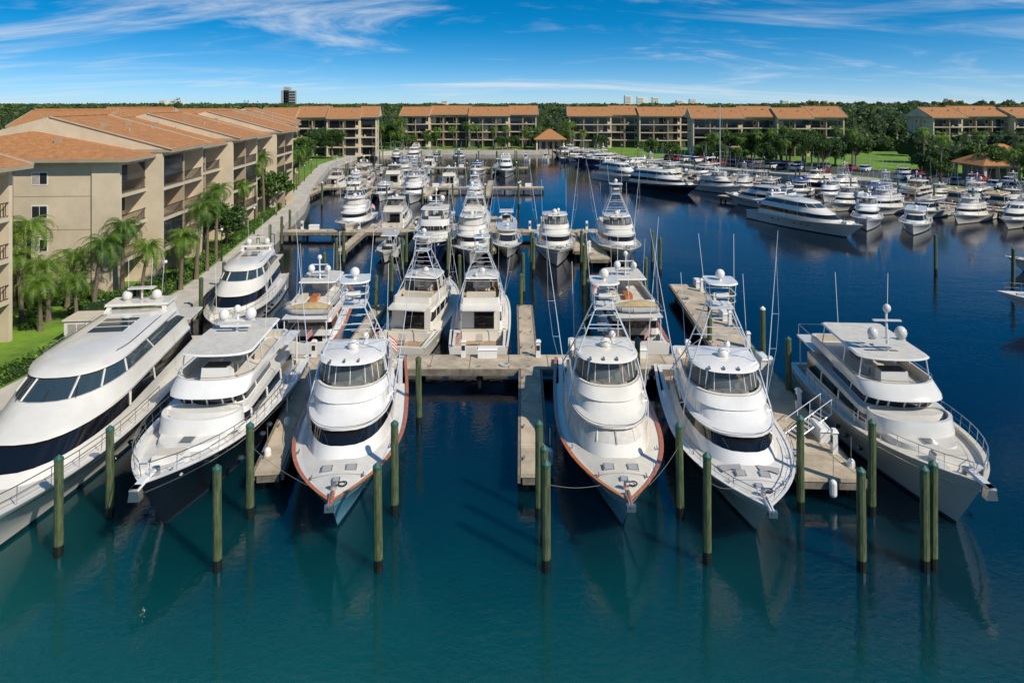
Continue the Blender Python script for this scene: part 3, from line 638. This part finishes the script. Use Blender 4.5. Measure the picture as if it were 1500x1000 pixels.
# ------------------------------------------------------------------ ground, water
shoreL=[(-27.5,-60),(-26.2,30),(-25.7,34.3),(-24.6,48),(-25.6,62),(-28,79),(-32,105),(-37,126),(-46,172),(-46,215),(-35,222)]
shore=shoreL+[(26,222)]+shoreR[1:]+[(112,-60)]
mb=MB(); pts=[(x,y,1.2) for x,y in shore]+[(4000,-60,1.2),(4000,7000,1.2),(-4000,7000,1.2),(-4000,-60,1.2)]
mb.add(pts,[tuple(range(len(pts)))],'grass'); put('ground',mb.mesh('ground',smooth=False))
mb=MB(); mb.add([(-600,-300,0),(600,-300,0),(600,600,0),(-600,600,0)],[(0,1,2,3)],'water'); put('water',mb.mesh('water',smooth=False))
def offs(pts,o):
    out=[]
    for i,p in enumerate(pts):
        p=Vector(p); a=Vector(pts[max(0,i-1)]); b=Vector(pts[min(len(pts)-1,i+1)]); d=(b-a).normalized(); out.append(p+Vector((-d.y,d.x))*o)
    return out
def strip(name,pts,a,b,z0,z1,k):
    A=offs(pts,a);B_=offs(pts,b); mb=MB()
    for i in range(len(pts)-1):
        v=[(A[i].x,A[i].y,z0),(A[i+1].x,A[i+1].y,z0),(B_[i+1].x,B_[i+1].y,z0),(B_[i].x,B_[i].y,z0),(A[i].x,A[i].y,z1),(A[i+1].x,A[i+1].y,z1),(B_[i+1].x,B_[i+1].y,z1),(B_[i].x,B_[i].y,z1)]
        mb.add(v,[(4,5,6,7),(0,1,5,4),(2,3,7,6)],k)
    put(name,mb.mesh(name,smooth=False,fixn=False))
strip('seawall',shore,-.12,.45,-2,1.32,'walk')
strip('walkway',shoreL,.45,2.7,1.0,1.24,'walk')
strip('walkway',[(-35,222),(26,222)]+shoreR[1:],.45,4.5,1.0,1.24,'sand')
strip('parking_lot',shoreR[1:],9,24,1.0,1.222,'asph')
strip('road',shoreR[1:],4.5,7,1.0,1.216,'sand')
# ------------------------------------------------------------------ vegetation
def leafquads(C,size,flat=0):
    n=len(C); a=rng.normal(size=(n,3)); a/=np.linalg.norm(a,axis=1)[:,None]; b=rng.normal(size=(n,3)); b-=a*(a*b).sum(1)[:,None]; b/=np.linalg.norm(b,axis=1)[:,None]
    s=(size*rng.uniform(.6,1.3,size=n))[:,None]
    V=np.stack([C-a*s*.5,C+b*s*.3,C+a*s*.5,C-b*s*.3],1).reshape(-1,3)
    return V
def palmmesh(h,seed,nf=30,fl=2.1):
    rr=random.Random(seed); mb=MB(); lean=Vector((rr.uniform(-.6,.6),rr.uniform(-.6,.6),0)); n=8
    rings=[]
    for j in range(9):
        f=j/8; c=Vector((lean.x*f*f,lean.y*f*f,h*f)); r=.19-.08*f+(.07 if j==0 else 0)+(.05 if j==8 else 0)
        rings.append([(c.x+r*math.cos(i*2*math.pi/n),c.y+r*math.sin(i*2*math.pi/n),c.z) for i in range(n)])
    mb.loft(rings,'bark','bark','bark'); top=Vector((lean.x,lean.y,h))
    for q in range(nf):
        az=q*2.39996+rr.uniform(-.25,.25); e0=R(80-105*(q/nf)+rr.uniform(-12,12)); ln=fl*rr.uniform(.75,1.15); ns=11
        p=top.copy(); d=Vector((math.cos(az),math.sin(az),0)); side=Vector((-d.y,d.x,0)); el=e0
        for s_ in range(ns):
            stp=ln/ns; q2=p+(d*math.cos(el)+Vector((0,0,1))*math.sin(el))*stp
            w=.50*math.sin(math.pi*min(1,(s_+.8)/ns)**.7)+.06
            for sd in (1,-1):
                for hh in (0,.5):
                    a=p.lerp(q2,hh); b=a+side*sd*w+d*.45*w+Vector((0,0,-.35*w-rr.uniform(0,.12)))
                    mb.add([a,a+(q2-p)*.30,b],[(0,1,2)],'palm')
            mb.add([p+side*.02,p-side*.02,q2-side*.02,q2+side*.02],[(0,1,2,3)],'palm')
            p=q2; el-=R(11+4*rr.random())
    return mb.mesh('palm',smooth=False,fixn=False)
PALM=[palmmesh(4.8,1,36,2.3),palmmesh(6.2,2,38,2.4),palmmesh(7.8,3),palmmesh(3.9,4,36,2.4)]
def treemesh(h,w,seed,nl=15,per=230,ls=.36):
    g=np.random.default_rng(seed); rr=random.Random(seed); mb=MB()
    mb.tube((0,0,0),(.1,.1,h*.35),.24,'bark',8,.17); cs=[]
    for i in range(nl):
        a=i*2.4+rr.uniform(-.3,.3); r=w*.5*math.sqrt(rr.random())*.9; z=h*(.45+.45*rr.random()*(1-(r/w)**2)); c=(r*math.cos(a),r*math.sin(a),z); cs.append(c)
        mb.tube((.1,.1,h*.33),c,.09,'bark',5,.03)
    V=[]
    for c in cs:
        rad=w*.2*rr.uniform(.6,1.2); u=g.normal(size=(per,3)); u/=np.linalg.norm(u,axis=1)[:,None]; P=np.array(c)+u*(rad*g.uniform(.45,1.2,size=per)**.6)[:,None]*np.array([1,1,.7]); V.append(leafquads(P,ls))
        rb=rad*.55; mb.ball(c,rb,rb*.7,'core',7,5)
    V=np.concatenate(V)
    mb.add(V.tolist(),[(4*i,4*i+1,4*i+2,4*i+3) for i in range(len(V)//4)],'leaf')
    return mb.mesh('tree',smooth=False,fixn=False)
TREE=[treemesh(7,6,1),treemesh(9,7,2,18),treemesh(5,5,3,12),treemesh(10,6,4,18)]
def palm(x,y,i,s=1): put('palm_tree',PALM[i],(x,y,1.15),random.random()*6.3,s*random.uniform(.93,1.07))
def tree(x,y,i,s=1): put('broadleaf_tree',TREE[i],(x,y,1.15),random.random()*6.3,s*random.uniform(.9,1.1))
for a in [(-31.7,51.8,0,1.1),(-33.4,49.2,3,1.05),(-35.2,49,0),(-31.4,55,1),(-36.5,51.5,1),(-34.2,52.5,3),(-38,50,2,.9),(-36.5,46.5,3),(-29.3,54,0,.95),(-32.6,47.2,3,.9),(-31.0,48.6,3,.8),(-38.5,53,1),
          (-28.2,61,1,1.05),(-29.5,68,2,.9),(-28.6,64,2,.9),(-27.9,57.5,0,.95),(-31.8,82,1),(-33,88,2),(-33.8,93,2),(-35.5,101,2),(-36,106,2),(-38,112,2),(-38.5,118,1),(-41,124,2),(-40.5,130,1),(-46,140,2)]: palm(*a)
for a in [(-30.6,73,0,.8),(-34.8,97,2,1.2),(-39,110,0,.9),(-43,135,1),(-48,150,3),(-50,160,1),(-52,175,3),(-50,190,1)]: tree(*a)
rr=random.Random(11)
for i in range(110):
    x=rr.uniform(-50,130); y=rr.uniform(226,236) if x<30 else None
    if y is None:
        p,d,n=rr.choice(along(shoreR[1:],4,0)); q=p-n*rr.choice([7.8,26,28,32]); x,y=q.x,q.y
        if n.y>0: q=p+n*8; x,y=q.x,q.y
    (palm(x,y,rr.choice([0,1,2]),1.15) if rr.random()<.5 else tree(x,y,rr.choice([0,2,1])))
def hedge(pts,a,b,h,dens=26,name='hedge',ls=.22):
    A=offs(pts,a);B_=offs(pts,b);mb=MB();C=[]
    for i in range(len(pts)-1):
        v=[]
        for z in (1.1,1.2+h*.82):
            for P in (A[i],A[i+1],B_[i+1],B_[i]): v.append((P.x,P.y,z))
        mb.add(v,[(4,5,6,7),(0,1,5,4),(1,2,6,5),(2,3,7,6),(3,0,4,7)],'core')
        l=(A[i+1]-A[i]).length; n=int(l*dens*(abs(b-a)+2*h))
        u=rng.random(n); w=rng.uniform(-.08,1.08,n); z=1.2+h*rng.uniform(.1,1.05,n)
        top=rng.random(n)<.6; z=np.where(top,1.2+h*rng.uniform(.78,1.10,n),z); w=np.where(top,w,np.where(rng.random(n)<.5,rng.uniform(-.1,.05,n),rng.uniform(.95,1.1,n)))
        a0=np.array(A[i])[None]*(1-u)[:,None]+np.array(A[i+1])[None]*u[:,None]; b0=np.array(B_[i])[None]*(1-u)[:,None]+np.array(B_[i+1])[None]*u[:,None]
        P=a0*(1-w)[:,None]+b0*w[:,None]; C.append(np.concatenate([P,z[:,None]],1))
    V=leafquads(np.concatenate(C),ls); mb.add(V.tolist(),[(4*i,4*i+1,4*i+2,4*i+3) for i in range(len(V)//4)],'hedge')
    put(name,mb.mesh(name,smooth=False,fixn=False))
hedge(shoreL[1:8],3.0,3.9,.7,50)
hedge([(-31.5,50.5),(-29.2,58),(-29.0,62),(-30.8,79),(-34.5,105)],.3,1.2,.8,40)
hedge([(-42,53.5),(-31.8,53.5)],-.6,.6,.9,50)
def shrub(x,y,r):
    u=rng.normal(size=(260,3)); u/=np.linalg.norm(u,axis=1)[:,None]; u[:,2]=np.abs(u[:,2]); P=np.array([x,y,1.2])+u*r*rng.uniform(.6,1.1,size=260)[:,None]*np.array([1,1,.9])
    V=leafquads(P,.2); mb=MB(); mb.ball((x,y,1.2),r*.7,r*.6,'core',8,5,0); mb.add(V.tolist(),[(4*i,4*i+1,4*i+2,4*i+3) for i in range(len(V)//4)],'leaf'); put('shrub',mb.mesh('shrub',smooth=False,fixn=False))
for x,y,r in [(-31.5,49.6,.6),(-30.3,51,.7),(-32.6,51.2,.8),(-35.4,50.6,.9),(-33.8,47.6,.5),(-29.3,47,.5),(-29.0,49.4,.6),(-37,49,.8),(-28.9,51.4,.5)]: shrub(x,y,r)
# distant tree masses
def mass(name,gen,n,per=60,ls=1.5):
    C=[];mb=MB();sz=[]
    for _ in range(n):
        x,y,h,w=gen()
        u=rng.normal(size=(per,3)); u/=np.linalg.norm(u,axis=1)[:,None]; u[:,2]=np.abs(u[:,2])*1.1-.25
        rad=rng.uniform(.75,1.12,size=per)[:,None]
        P=np.array([x,y,1.2+h*.5])+u*rad*np.array([w*.5,w*.5,h*.5]); C.append(P); sz.append(np.full(per,ls*w/7))
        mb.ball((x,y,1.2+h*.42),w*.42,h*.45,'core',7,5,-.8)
    C=np.concatenate(C); V=leafquads(C,np.concatenate(sz)); 
    mb.add(V.tolist(),[(4*i,4*i+1,4*i+2,4*i+3) for i in range(len(V)//4)],'leafd'); put(name,mb.mesh(name,smooth=False,fixn=False))
bld=[(-42,12,236,262),(16,72,228,262),(50,104,184,225),(126,190,205,235),(-76,-34,190,232),(-62,-28,50,185)]
def gen1():
    while 1:
        y=rng.uniform(238,420); x=rng.uniform(-.85*y,.85*y)
        if any(a-4<x<b+4 and c-4<y<d+4 for a,b,c,d in bld): continue
        h=rng.uniform(5,12); return x,y,h,rng.uniform(5,10)
def gen2():
    y=420*(6.5)**rng.random(); x=rng.uniform(-.85*y,.85*y); return x,y,rng.uniform(6,14.5),rng.uniform(8,16)*(1+y/1200)
def gen3():
    while 1:
        x=rng.uniform(105,330); y=rng.uniform(120,240)
        if any(a-5<x<b+5 and c-5<y<d+5 for a,b,c,d in bld) or (x<118+(150-y)*.4 and y<175): continue
        return x,y,rng.uniform(4,10),rng.uniform(5,9)
def gen4():
    x=rng.uniform(-200,-64); y=rng.uniform(120,240); return x,y,rng.uniform(6,10),rng.uniform(6,10)
mass('distant_trees',gen1,700,80,1.2); mass('distant_trees',gen2,1700,46,1.3); mass('tree_grove',gen3,260,100,1.0); mass('tree_grove',gen4,150,80,1.2)
def gen5():
    return rng.uniform(-165,-128),rng.uniform(330,350),rng.uniform(13,19),rng.uniform(4,8)
mass('distant_pine_trees',gen5,14,110,1.1)
def gen6():
    y=rng.uniform(900,2400); return y*rng.uniform(.42,.8),y,rng.uniform(15,24),rng.uniform(15,30)
mass('distant_pine_trees',gen6,50,50,1.1)
# ------------------------------------------------------------------ buildings
def condo(name,ox,oy,ang,segs,bw,depth,fl=4,fh=2.72,z0=1.2,hip=(False,False),bars=.22,step=1.5,seed=0,rise=2.9):
    mb=MB(); rr=random.Random(seed); x=0; nseg=len(segs)
    for i,nb in enumerate(segs):
        dy=step*(i%2); x1=x+nb*bw; ztop=z0+fl*fh+.35+(.4 if i%2 else 0)
        yb=dy+1.7
        mb.box(x+.004*i,x1+.003*i,yb,dy+depth,z0-.3,ztop,'stucco')
        mb.box(x-.17+.005*i,x-.17+.34+.01*i,dy,yb+.5,z0-.3,ztop-.01,'stucco')
        if i==nseg-1 or step<0: mb.box(x1-.17,x1+.168,dy,yb+.5,z0-.3,ztop-.015,'stucco')
        mb.box(x+.2,x1-.2,dy+.05,yb,ztop-.62,ztop-.05,'stucco')
        for bnum in range(nb):
            a=x+bnum*bw; b=a+bw
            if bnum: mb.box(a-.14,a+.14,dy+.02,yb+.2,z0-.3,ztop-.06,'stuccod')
            for f in range(fl):
                z=z0+f*fh
                if f: mb.box(a+.15,b-.15,dy-.06,yb+.02,z-.2,z+.05,'slab')
                wv=rr.random(); g='winglass' if wv<.7 else 'curtain'
                mb.box(a+.55,b-1.3,yb-.04,yb+.1,z+.12,z+2.25,'rail'); mb.box(a+.6,(a+b-.75)/2-.03,yb-.07,yb+.1,z+.17,z+2.2,g); mb.box((a+b-.75)/2+.03,b-1.35,yb-.07,yb+.1,z+.17,z+2.2,'winglass')
                mb.box(b-1.1,b-.45,yb-.05,yb+.1,z+.9,z+2.1,'winglass')
                if f and rr.random()<.12:
                    mb.box(a+.17,b-.17,dy+.08,dy+.14,z+1.08,z+2.5,'winglass')
                if f:
                    mb.box(a+.17,b-.17,dy,dy+.06,z+1.0,z+1.06,'rail'); mb.box(a+.17,b-.17,dy+.01,dy+.05,z+.14,z+.18,'rail')
                    q=a+.25
                    while q<b-.2: mb.box(q-.016,q+.016,dy+.015,dy+.045,z+.15,z+1.0,'rail'); q+=bars
                    if rr.random()<.4: mb.box(a+1,a+1.6,dy+.6,dy+1.1,z+.05,z+.6,'vinyl' if rr.random()<.5 else 'bluecanvas',.05,.05)
        if i==0:
            for f in range(fl):
                z=z0+f*fh
                for yy in (depth*.3,depth*.62): mb.box(x-.03,x+.1,yy,yy+1.3,z+.9,z+2.0,'paintw'); mb.box(x-.05,x+.1,yy+.08,yy+.62,z+1.,z+1.9,'winglass'); mb.box(x-.05,x+.1,yy+.68,yy+1.22,z+1.,z+1.9,'curtain' if f%2 else 'winglass')
                if f: mb.box(x-.012,x+.1,yb,dy+depth,z-.05,z+.01,'stuccod')
            mb.box(x-.05,x+.1,depth*.44,depth*.5,z0+.5,ztop-1,'stuccod')
            for q in range(int((ztop-z0-2)/.3)): mb.box(x-.07,x,depth*.445,depth*.495,z0+.6+q*.3,z0+.72+q*.3,'slab')
            mb.tube((x-.1,depth*.8,z0),(x-.1,depth*.8,ztop),.06,'slab')
        if i==nseg-1:
            for f in range(fl):
                z=z0+f*fh
                for yy in (depth*.3,depth*.62): mb.box(x1-.1,x1+.05,yy,yy+1.6,z+.9,z+2.0,'winglass')
        o=.9; s0=o if i==0 else .25; s1=o if i==nseg-1 else .25
        xa=x-s0;xb=x1+s1;ya=dy-o;yc=dy+depth+o;ym=(ya+yc)/2;ze=ztop;zr=ztop+rise
        ra=xa+(6.0 if hip[0] and i==0 else 0); rb=xb-(6.0 if hip[1] and i==nseg-1 else 0)
        if hip[0] and i==0: ra=min(ra,xb-.3); zr=ztop+2.1
        top=[(xa,ya,ze),(xb,ya,ze),(xb,yc,ze),(xa,yc,ze),(ra,ym,zr),(rb,ym,zr)]
        mb.add(top,[(0,1,5,4),(2,3,4,5)],'roof')
        mb.add(top,[(0,4,3)],'roof' if (hip[0] and i==0) else 'stucco'); mb.add(top,[(1,2,5)],'roof' if (hip[1] and i==nseg-1) else 'stucco')
        bo=[(p[0],p[1],ze-.28) for p in top[:4]]
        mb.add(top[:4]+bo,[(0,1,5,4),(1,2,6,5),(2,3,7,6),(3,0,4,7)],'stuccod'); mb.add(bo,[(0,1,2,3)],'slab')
        mb.tube((ra,ym,zr),(rb,ym,zr),.12,'roof',6)
        if not (hip[0] and i==0): mb.tube((xa,ya,ze),(ra,ym,zr),.11,'stuccod',5)
        mb.tube((xb,ya,ze),(rb,ym,zr),.11,'stuccod',5)
        for q in range(nb): mb.box(x+q*bw+2,x+q*bw+2.5,ym-3.5,ym-3.1,zr-1.1,zr-.55,'stuccod'); mb.tube((x+q*bw+3.4,ym-5,zr-2),(x+q*bw+3.4,ym-5,zr-1.1),.08,'grey',6)
        x=x1
    put(name,mb.mesh(name,smooth=False,fixn=False),(ox,oy,0),ang)
condo('condominium_building',-32.1,56,R(90+4),[1,2,2,2,2,2],4.6,19,hip=(True,False),bars=.16,seed=1,step=-1.4)
condo('condominium_building',-31.7,27.6,R(90),[2,2],4.4,18,seed=2)
condo('condominium_building',-41.5,118,R(90+9),[2,2,2,2],4.6,18,seed=3,bars=.5)
condo('condominium_building',-72,196,R(8),[2,2,2,1],4.6,16,seed=4,bars=.5,step=3)
condo('condominium_building',-38.5,239,R(0),[2,3,3,2],4.7,16,seed=5,bars=.5,step=3)
condo('condominium_building',20,236,R(-3),[3,2,3,2],4.8,16,seed=6,bars=.5,step=3)
condo('condominium_building',54,203,R(-8),[3,2,2,2],4.8,16,seed=7,bars=.5,step=3)
condo('condominium_building',131,212,R(-4),[2,3,3,2],4.8,16,seed=8,bars=.5,step=3)
condo('condominium_building',-115,160,R(10),[3,3,3],5,18,seed=9,bars=1)
condo('condominium_building',-95,130,R(10),[3,2],5,18,seed=10,bars=1)
def gazebo(x,y,w,h,rise):
    mb=MB()
    for sx in (-1,1):
        for sy in (-1,1): mb.box(sx*w*.4-.25,sx*w*.4+.25,sy*w*.4-.25,sy*w*.4+.25,0,h,'stucco')
    mb.box(-w*.33,w*.33,-w*.3,w*.33,0,h-.1,'stuccod'); 
    for sx in (-1,0,1): mb.box(sx*w*.2-.7,sx*w*.2+.7,-w*.305,-w*.29,.3,h-.8,'winglass')
    mb.box(-w*.46,w*.46,-w*.46,w*.46,h-.3,h,'slab')
    v=[(-w/2,-w/2,h),(w/2,-w/2,h),(w/2,w/2,h),(-w/2,w/2,h),(-.6,-.6,h+rise),(.6,-.6,h+rise),(.6,.6,h+rise),(-.6,.6,h+rise)]
    mb.add(v,[(0,1,5,4),(1,2,6,5),(2,3,7,6),(3,0,4,7),(4,5,6,7),(0,3,2,1)],'roof'); put('pavilion',mb.mesh('pav',smooth=False),(x,y,1.2))
gazebo(12.6,229,11,3.6,3.2); gazebo(99,141,11,3.2,2.6); gazebo(120,168,9,3.2,2.4)
mb=MB(); mb.box(-1.1,1.1,-.9,.9,0,1.5,'paintw'); mb.box(-1.2,1.2,-1,1,1.5,1.6,'slab',.03,.03); 
for q in (-.6,.0,.6): mb.box(q-.25,q+.25,-.93,-.88,.2,1.3,'curtain')
put('utility_shed',mb.mesh('shed',smooth=False),(-28.2,45.5,1.24),.1)
mb=MB()
for x,y,w,h in [(-880,2600,50,62),(-870,2600,20,75)]: mb.box(x,x+w,y,y+30,0,h,'grey')
for i in range(6): mb.box(x+5,x+45,y-1,y,10*i+3,10*i+8,'winglass')
put('highrise_building',mb.mesh('hr',smooth=False))
for bx,n_,h0 in ((480,3,38),(1150,5,22),(700,2,26),(-1500,2,20),(-300,1,24),(1800,3,24)):
    mb=MB(); rr=random.Random(bx)
    for i in range(n_):
        x=bx+i*rr.uniform(40,60); h=h0+rr.uniform(-4,10); mb.box(x,x+rr.uniform(25,50),2900,2930,0,h,'paintw')
        for q in range(int(h/6)): mb.box(x+2,x+24,2899,2900,q*6+2,q*6+4.5,'grey')
    put('highrise_building',mb.mesh('hr',smooth=False))
# cars
def car(k):
    mb=MB()
    def rg(x,w,z0,z1): return [(x,-w,z0),(x,w,z0),(x,w*1.0,z1-.12),(x,w*.9,z1),(x,-w*.9,z1),(x,-w,z1-.12)]
    mb.loft([rg(-2.2,.8,.35,.75),rg(-2.1,.88,.25,.9),rg(-1,.92,.22,.98),rg(.8,.92,.22,.95),rg(1.9,.86,.25,.82),rg(2.25,.75,.35,.65)],k,k,k)
    def c(x0,x1,w,z): return [(x0,-w,z),(x1,-w,z),(x1,w,z),(x0,w,z)]
    mb.loft([c(-1.7,1.1,.86,.93),c(-1.3,.45,.68,1.42)],'glass'); mb.loft([c(-1.32,.47,.70,1.42),c(-1.2,.35,.62,1.48)],k,None,k)
    for x in (-1.4,1.4):
        for y in (-.85,.85): mb.tube((x,y-.1,.32),(x,y+.1,.32),.33,'black',12)
    return mb.mesh('car')
CARS=[car(k) for k in ('car_w','car_r','car_b','car_g','car_w')]
rr=random.Random(21)
for j,off in enumerate((10.5,19.5)):
    for p,d,n in along(shoreR[1:],3.0,-off,6):
        if rr.random()<.7: put('parked_car',rr.choice(CARS),(p.x,p.y,1.23),math.atan2(d.y,d.x)+R(90)+rr.uniform(-.05,.05))
mb=MB(); mb.tube((0,0,0),(0,0,3.0),.05,'rail',8,.035); mb.ball((0,0,3.15),.14,.16,'paintw'); mb.tube((0,0,0),(0,0,.4),.1,'rail',8); mb.tube((0,0,3.3),(0,0,3.4),.12,'rail',8,.02); LP=mb.mesh('lamp')
for p,d,n in along(shoreL[2:9],14,-2.4,20): put('lamp_post',LP,(p.x,p.y,1.24))
for p,d,n in along(shoreR,14,-3.5,6): put('lamp_post',LP,(p.x,p.y,1.24))
# ------------------------------------------------------------------ light, sky, camera
el,az=R(42),R(130)
d=Vector((math.cos(el)*math.sin(az),math.cos(el)*math.cos(az),math.sin(el)))
sl=bpy.data.lights.new('sun','SUN'); sl.energy=4.8; sl.angle=R(.5); sl.color=(1,.92,.80)
so=bpy.data.objects.new('sun',sl); S.collection.objects.link(so); so.rotation_euler=d.to_track_quat('Z','Y').to_euler(); so.location=d*50
W=bpy.data.worlds.new('World'); S.world=W; W.use_nodes=True; t=W.node_tree; L=t.links; bg=t.nodes['Background']
tc=t.nodes.new('ShaderNodeTexCoord'); sp=t.nodes.new('ShaderNodeSeparateXYZ'); L.new(tc.outputs['Generated'],sp.inputs[0])
def mth(op,a,b=None,c=None):
    q=t.nodes.new('ShaderNodeMath'); q.operation=op
    for i,v in enumerate((a,b,c)):
        if v is None: continue
        if isinstance(v,(int,float)): q.inputs[i].default_value=v
        else: L.new(v,q.inputs[i])
    return q.outputs[0]
z4=mth('MULTIPLY_ADD',sp.outputs['Z'],2.2,.10)
cb=t.nodes.new('ShaderNodeCombineXYZ'); L.new(sp.outputs['X'],cb.inputs[0]);L.new(sp.outputs['Y'],cb.inputs[1]);L.new(z4,cb.inputs[2])
nm=t.nodes.new('ShaderNodeVectorMath'); nm.operation='NORMALIZE'; L.new(cb.outputs[0],nm.inputs[0])
sk=t.nodes.new('ShaderNodeTexSky'); sk.sky_type='NISHITA'; sk.sun_disc=False; sk.sun_elevation=el; sk.sun_rotation=az; sk.air_density=1.0; sk.dust_density=.2; sk.ozone_density=1.6
L.new(nm.outputs[0],sk.inputs[0])
hs=t.nodes.new('ShaderNodeHueSaturation'); hs.inputs['Hue'].default_value=.495; hs.inputs['Saturation'].default_value=1.6; hs.inputs['Value'].default_value=1.4; L.new(sk.outputs[0],hs.inputs['Color'])
hz=mth('POWER',2.718,mth('MULTIPLY',mth('ABSOLUTE',sp.outputs['Z']),-38))
mh=t.nodes.new('ShaderNodeMix'); mh.data_type='RGBA'; L.new(mth('MULTIPLY',hz,.7),mh.inputs[0]); L.new(hs.outputs[0],mh.inputs[6]); mh.inputs[7].default_value=(4.8,6.5,7.8,1)
zz=mth('ADD',mth('MAXIMUM',sp.outputs['Z'],0),.15)
u=mth('DIVIDE',sp.outputs['X'],zz); v=mth('DIVIDE',sp.outputs['Y'],zz)
c2=t.nodes.new('ShaderNodeCombineXYZ'); L.new(u,c2.inputs[0]);L.new(v,c2.inputs[1])
def cloud(rot,sc,loc,lo,hi,dist):
    mp=t.nodes.new('ShaderNodeMapping'); mp.inputs['Rotation'].default_value=(0,0,R(rot)); mp.inputs['Scale'].default_value=sc; mp.inputs['Location'].default_value=loc; L.new(c2.outputs[0],mp.inputs[0])
    n=t.nodes.new('ShaderNodeTexNoise'); n.inputs['Scale'].default_value=1.; n.inputs['Detail'].default_value=11; n.inputs['Roughness'].default_value=.64; n.inputs['Distortion'].default_value=dist; L.new(mp.outputs[0],n.inputs['Vector'])
    rp=t.nodes.new('ShaderNodeMapRange'); rp.interpolation_type='SMOOTHSTEP'; rp.inputs[1].default_value=lo; rp.inputs[2].default_value=hi; L.new(n.outputs['Fac'],rp.inputs[0]); return rp.outputs[0]
cA=cloud(-24,(.28,.75,1),(3.1,1.7,0),.51,.78,.9)
cB=cloud(30,(.45,.9,1),(7.7,4.2,0),.51,.80,1.4)
cl=mth('MINIMUM',mth('ADD',cA,mth('MULTIPLY',cB,.8)),1.0)
mx=t.nodes.new('ShaderNodeMix'); mx.data_type='RGBA'; L.new(mth('MULTIPLY',cl,.88),mx.inputs[0]); L.new(mh.outputs[2],mx.inputs[6]); mx.inputs[7].default_value=(7.8,8.2,8.7,1)
L.new(mx.outputs[2],bg.inputs['Color']); bg.inputs['Strength'].default_value=.1
cam=bpy.data.cameras.new('camera'); co=bpy.data.objects.new('camera',cam); S.collection.objects.link(co); S.camera=co
co.location=(0,0,17); co.rotation_euler=(R(90),0,0); cam.lens=24; cam.sensor_width=36; cam.shift_y=-350/1500; cam.clip_end=12000; cam.clip_start=.5
S.view_settings.view_transform='Standard'; S.view_settings.look='None'; S.view_settings.exposure=0
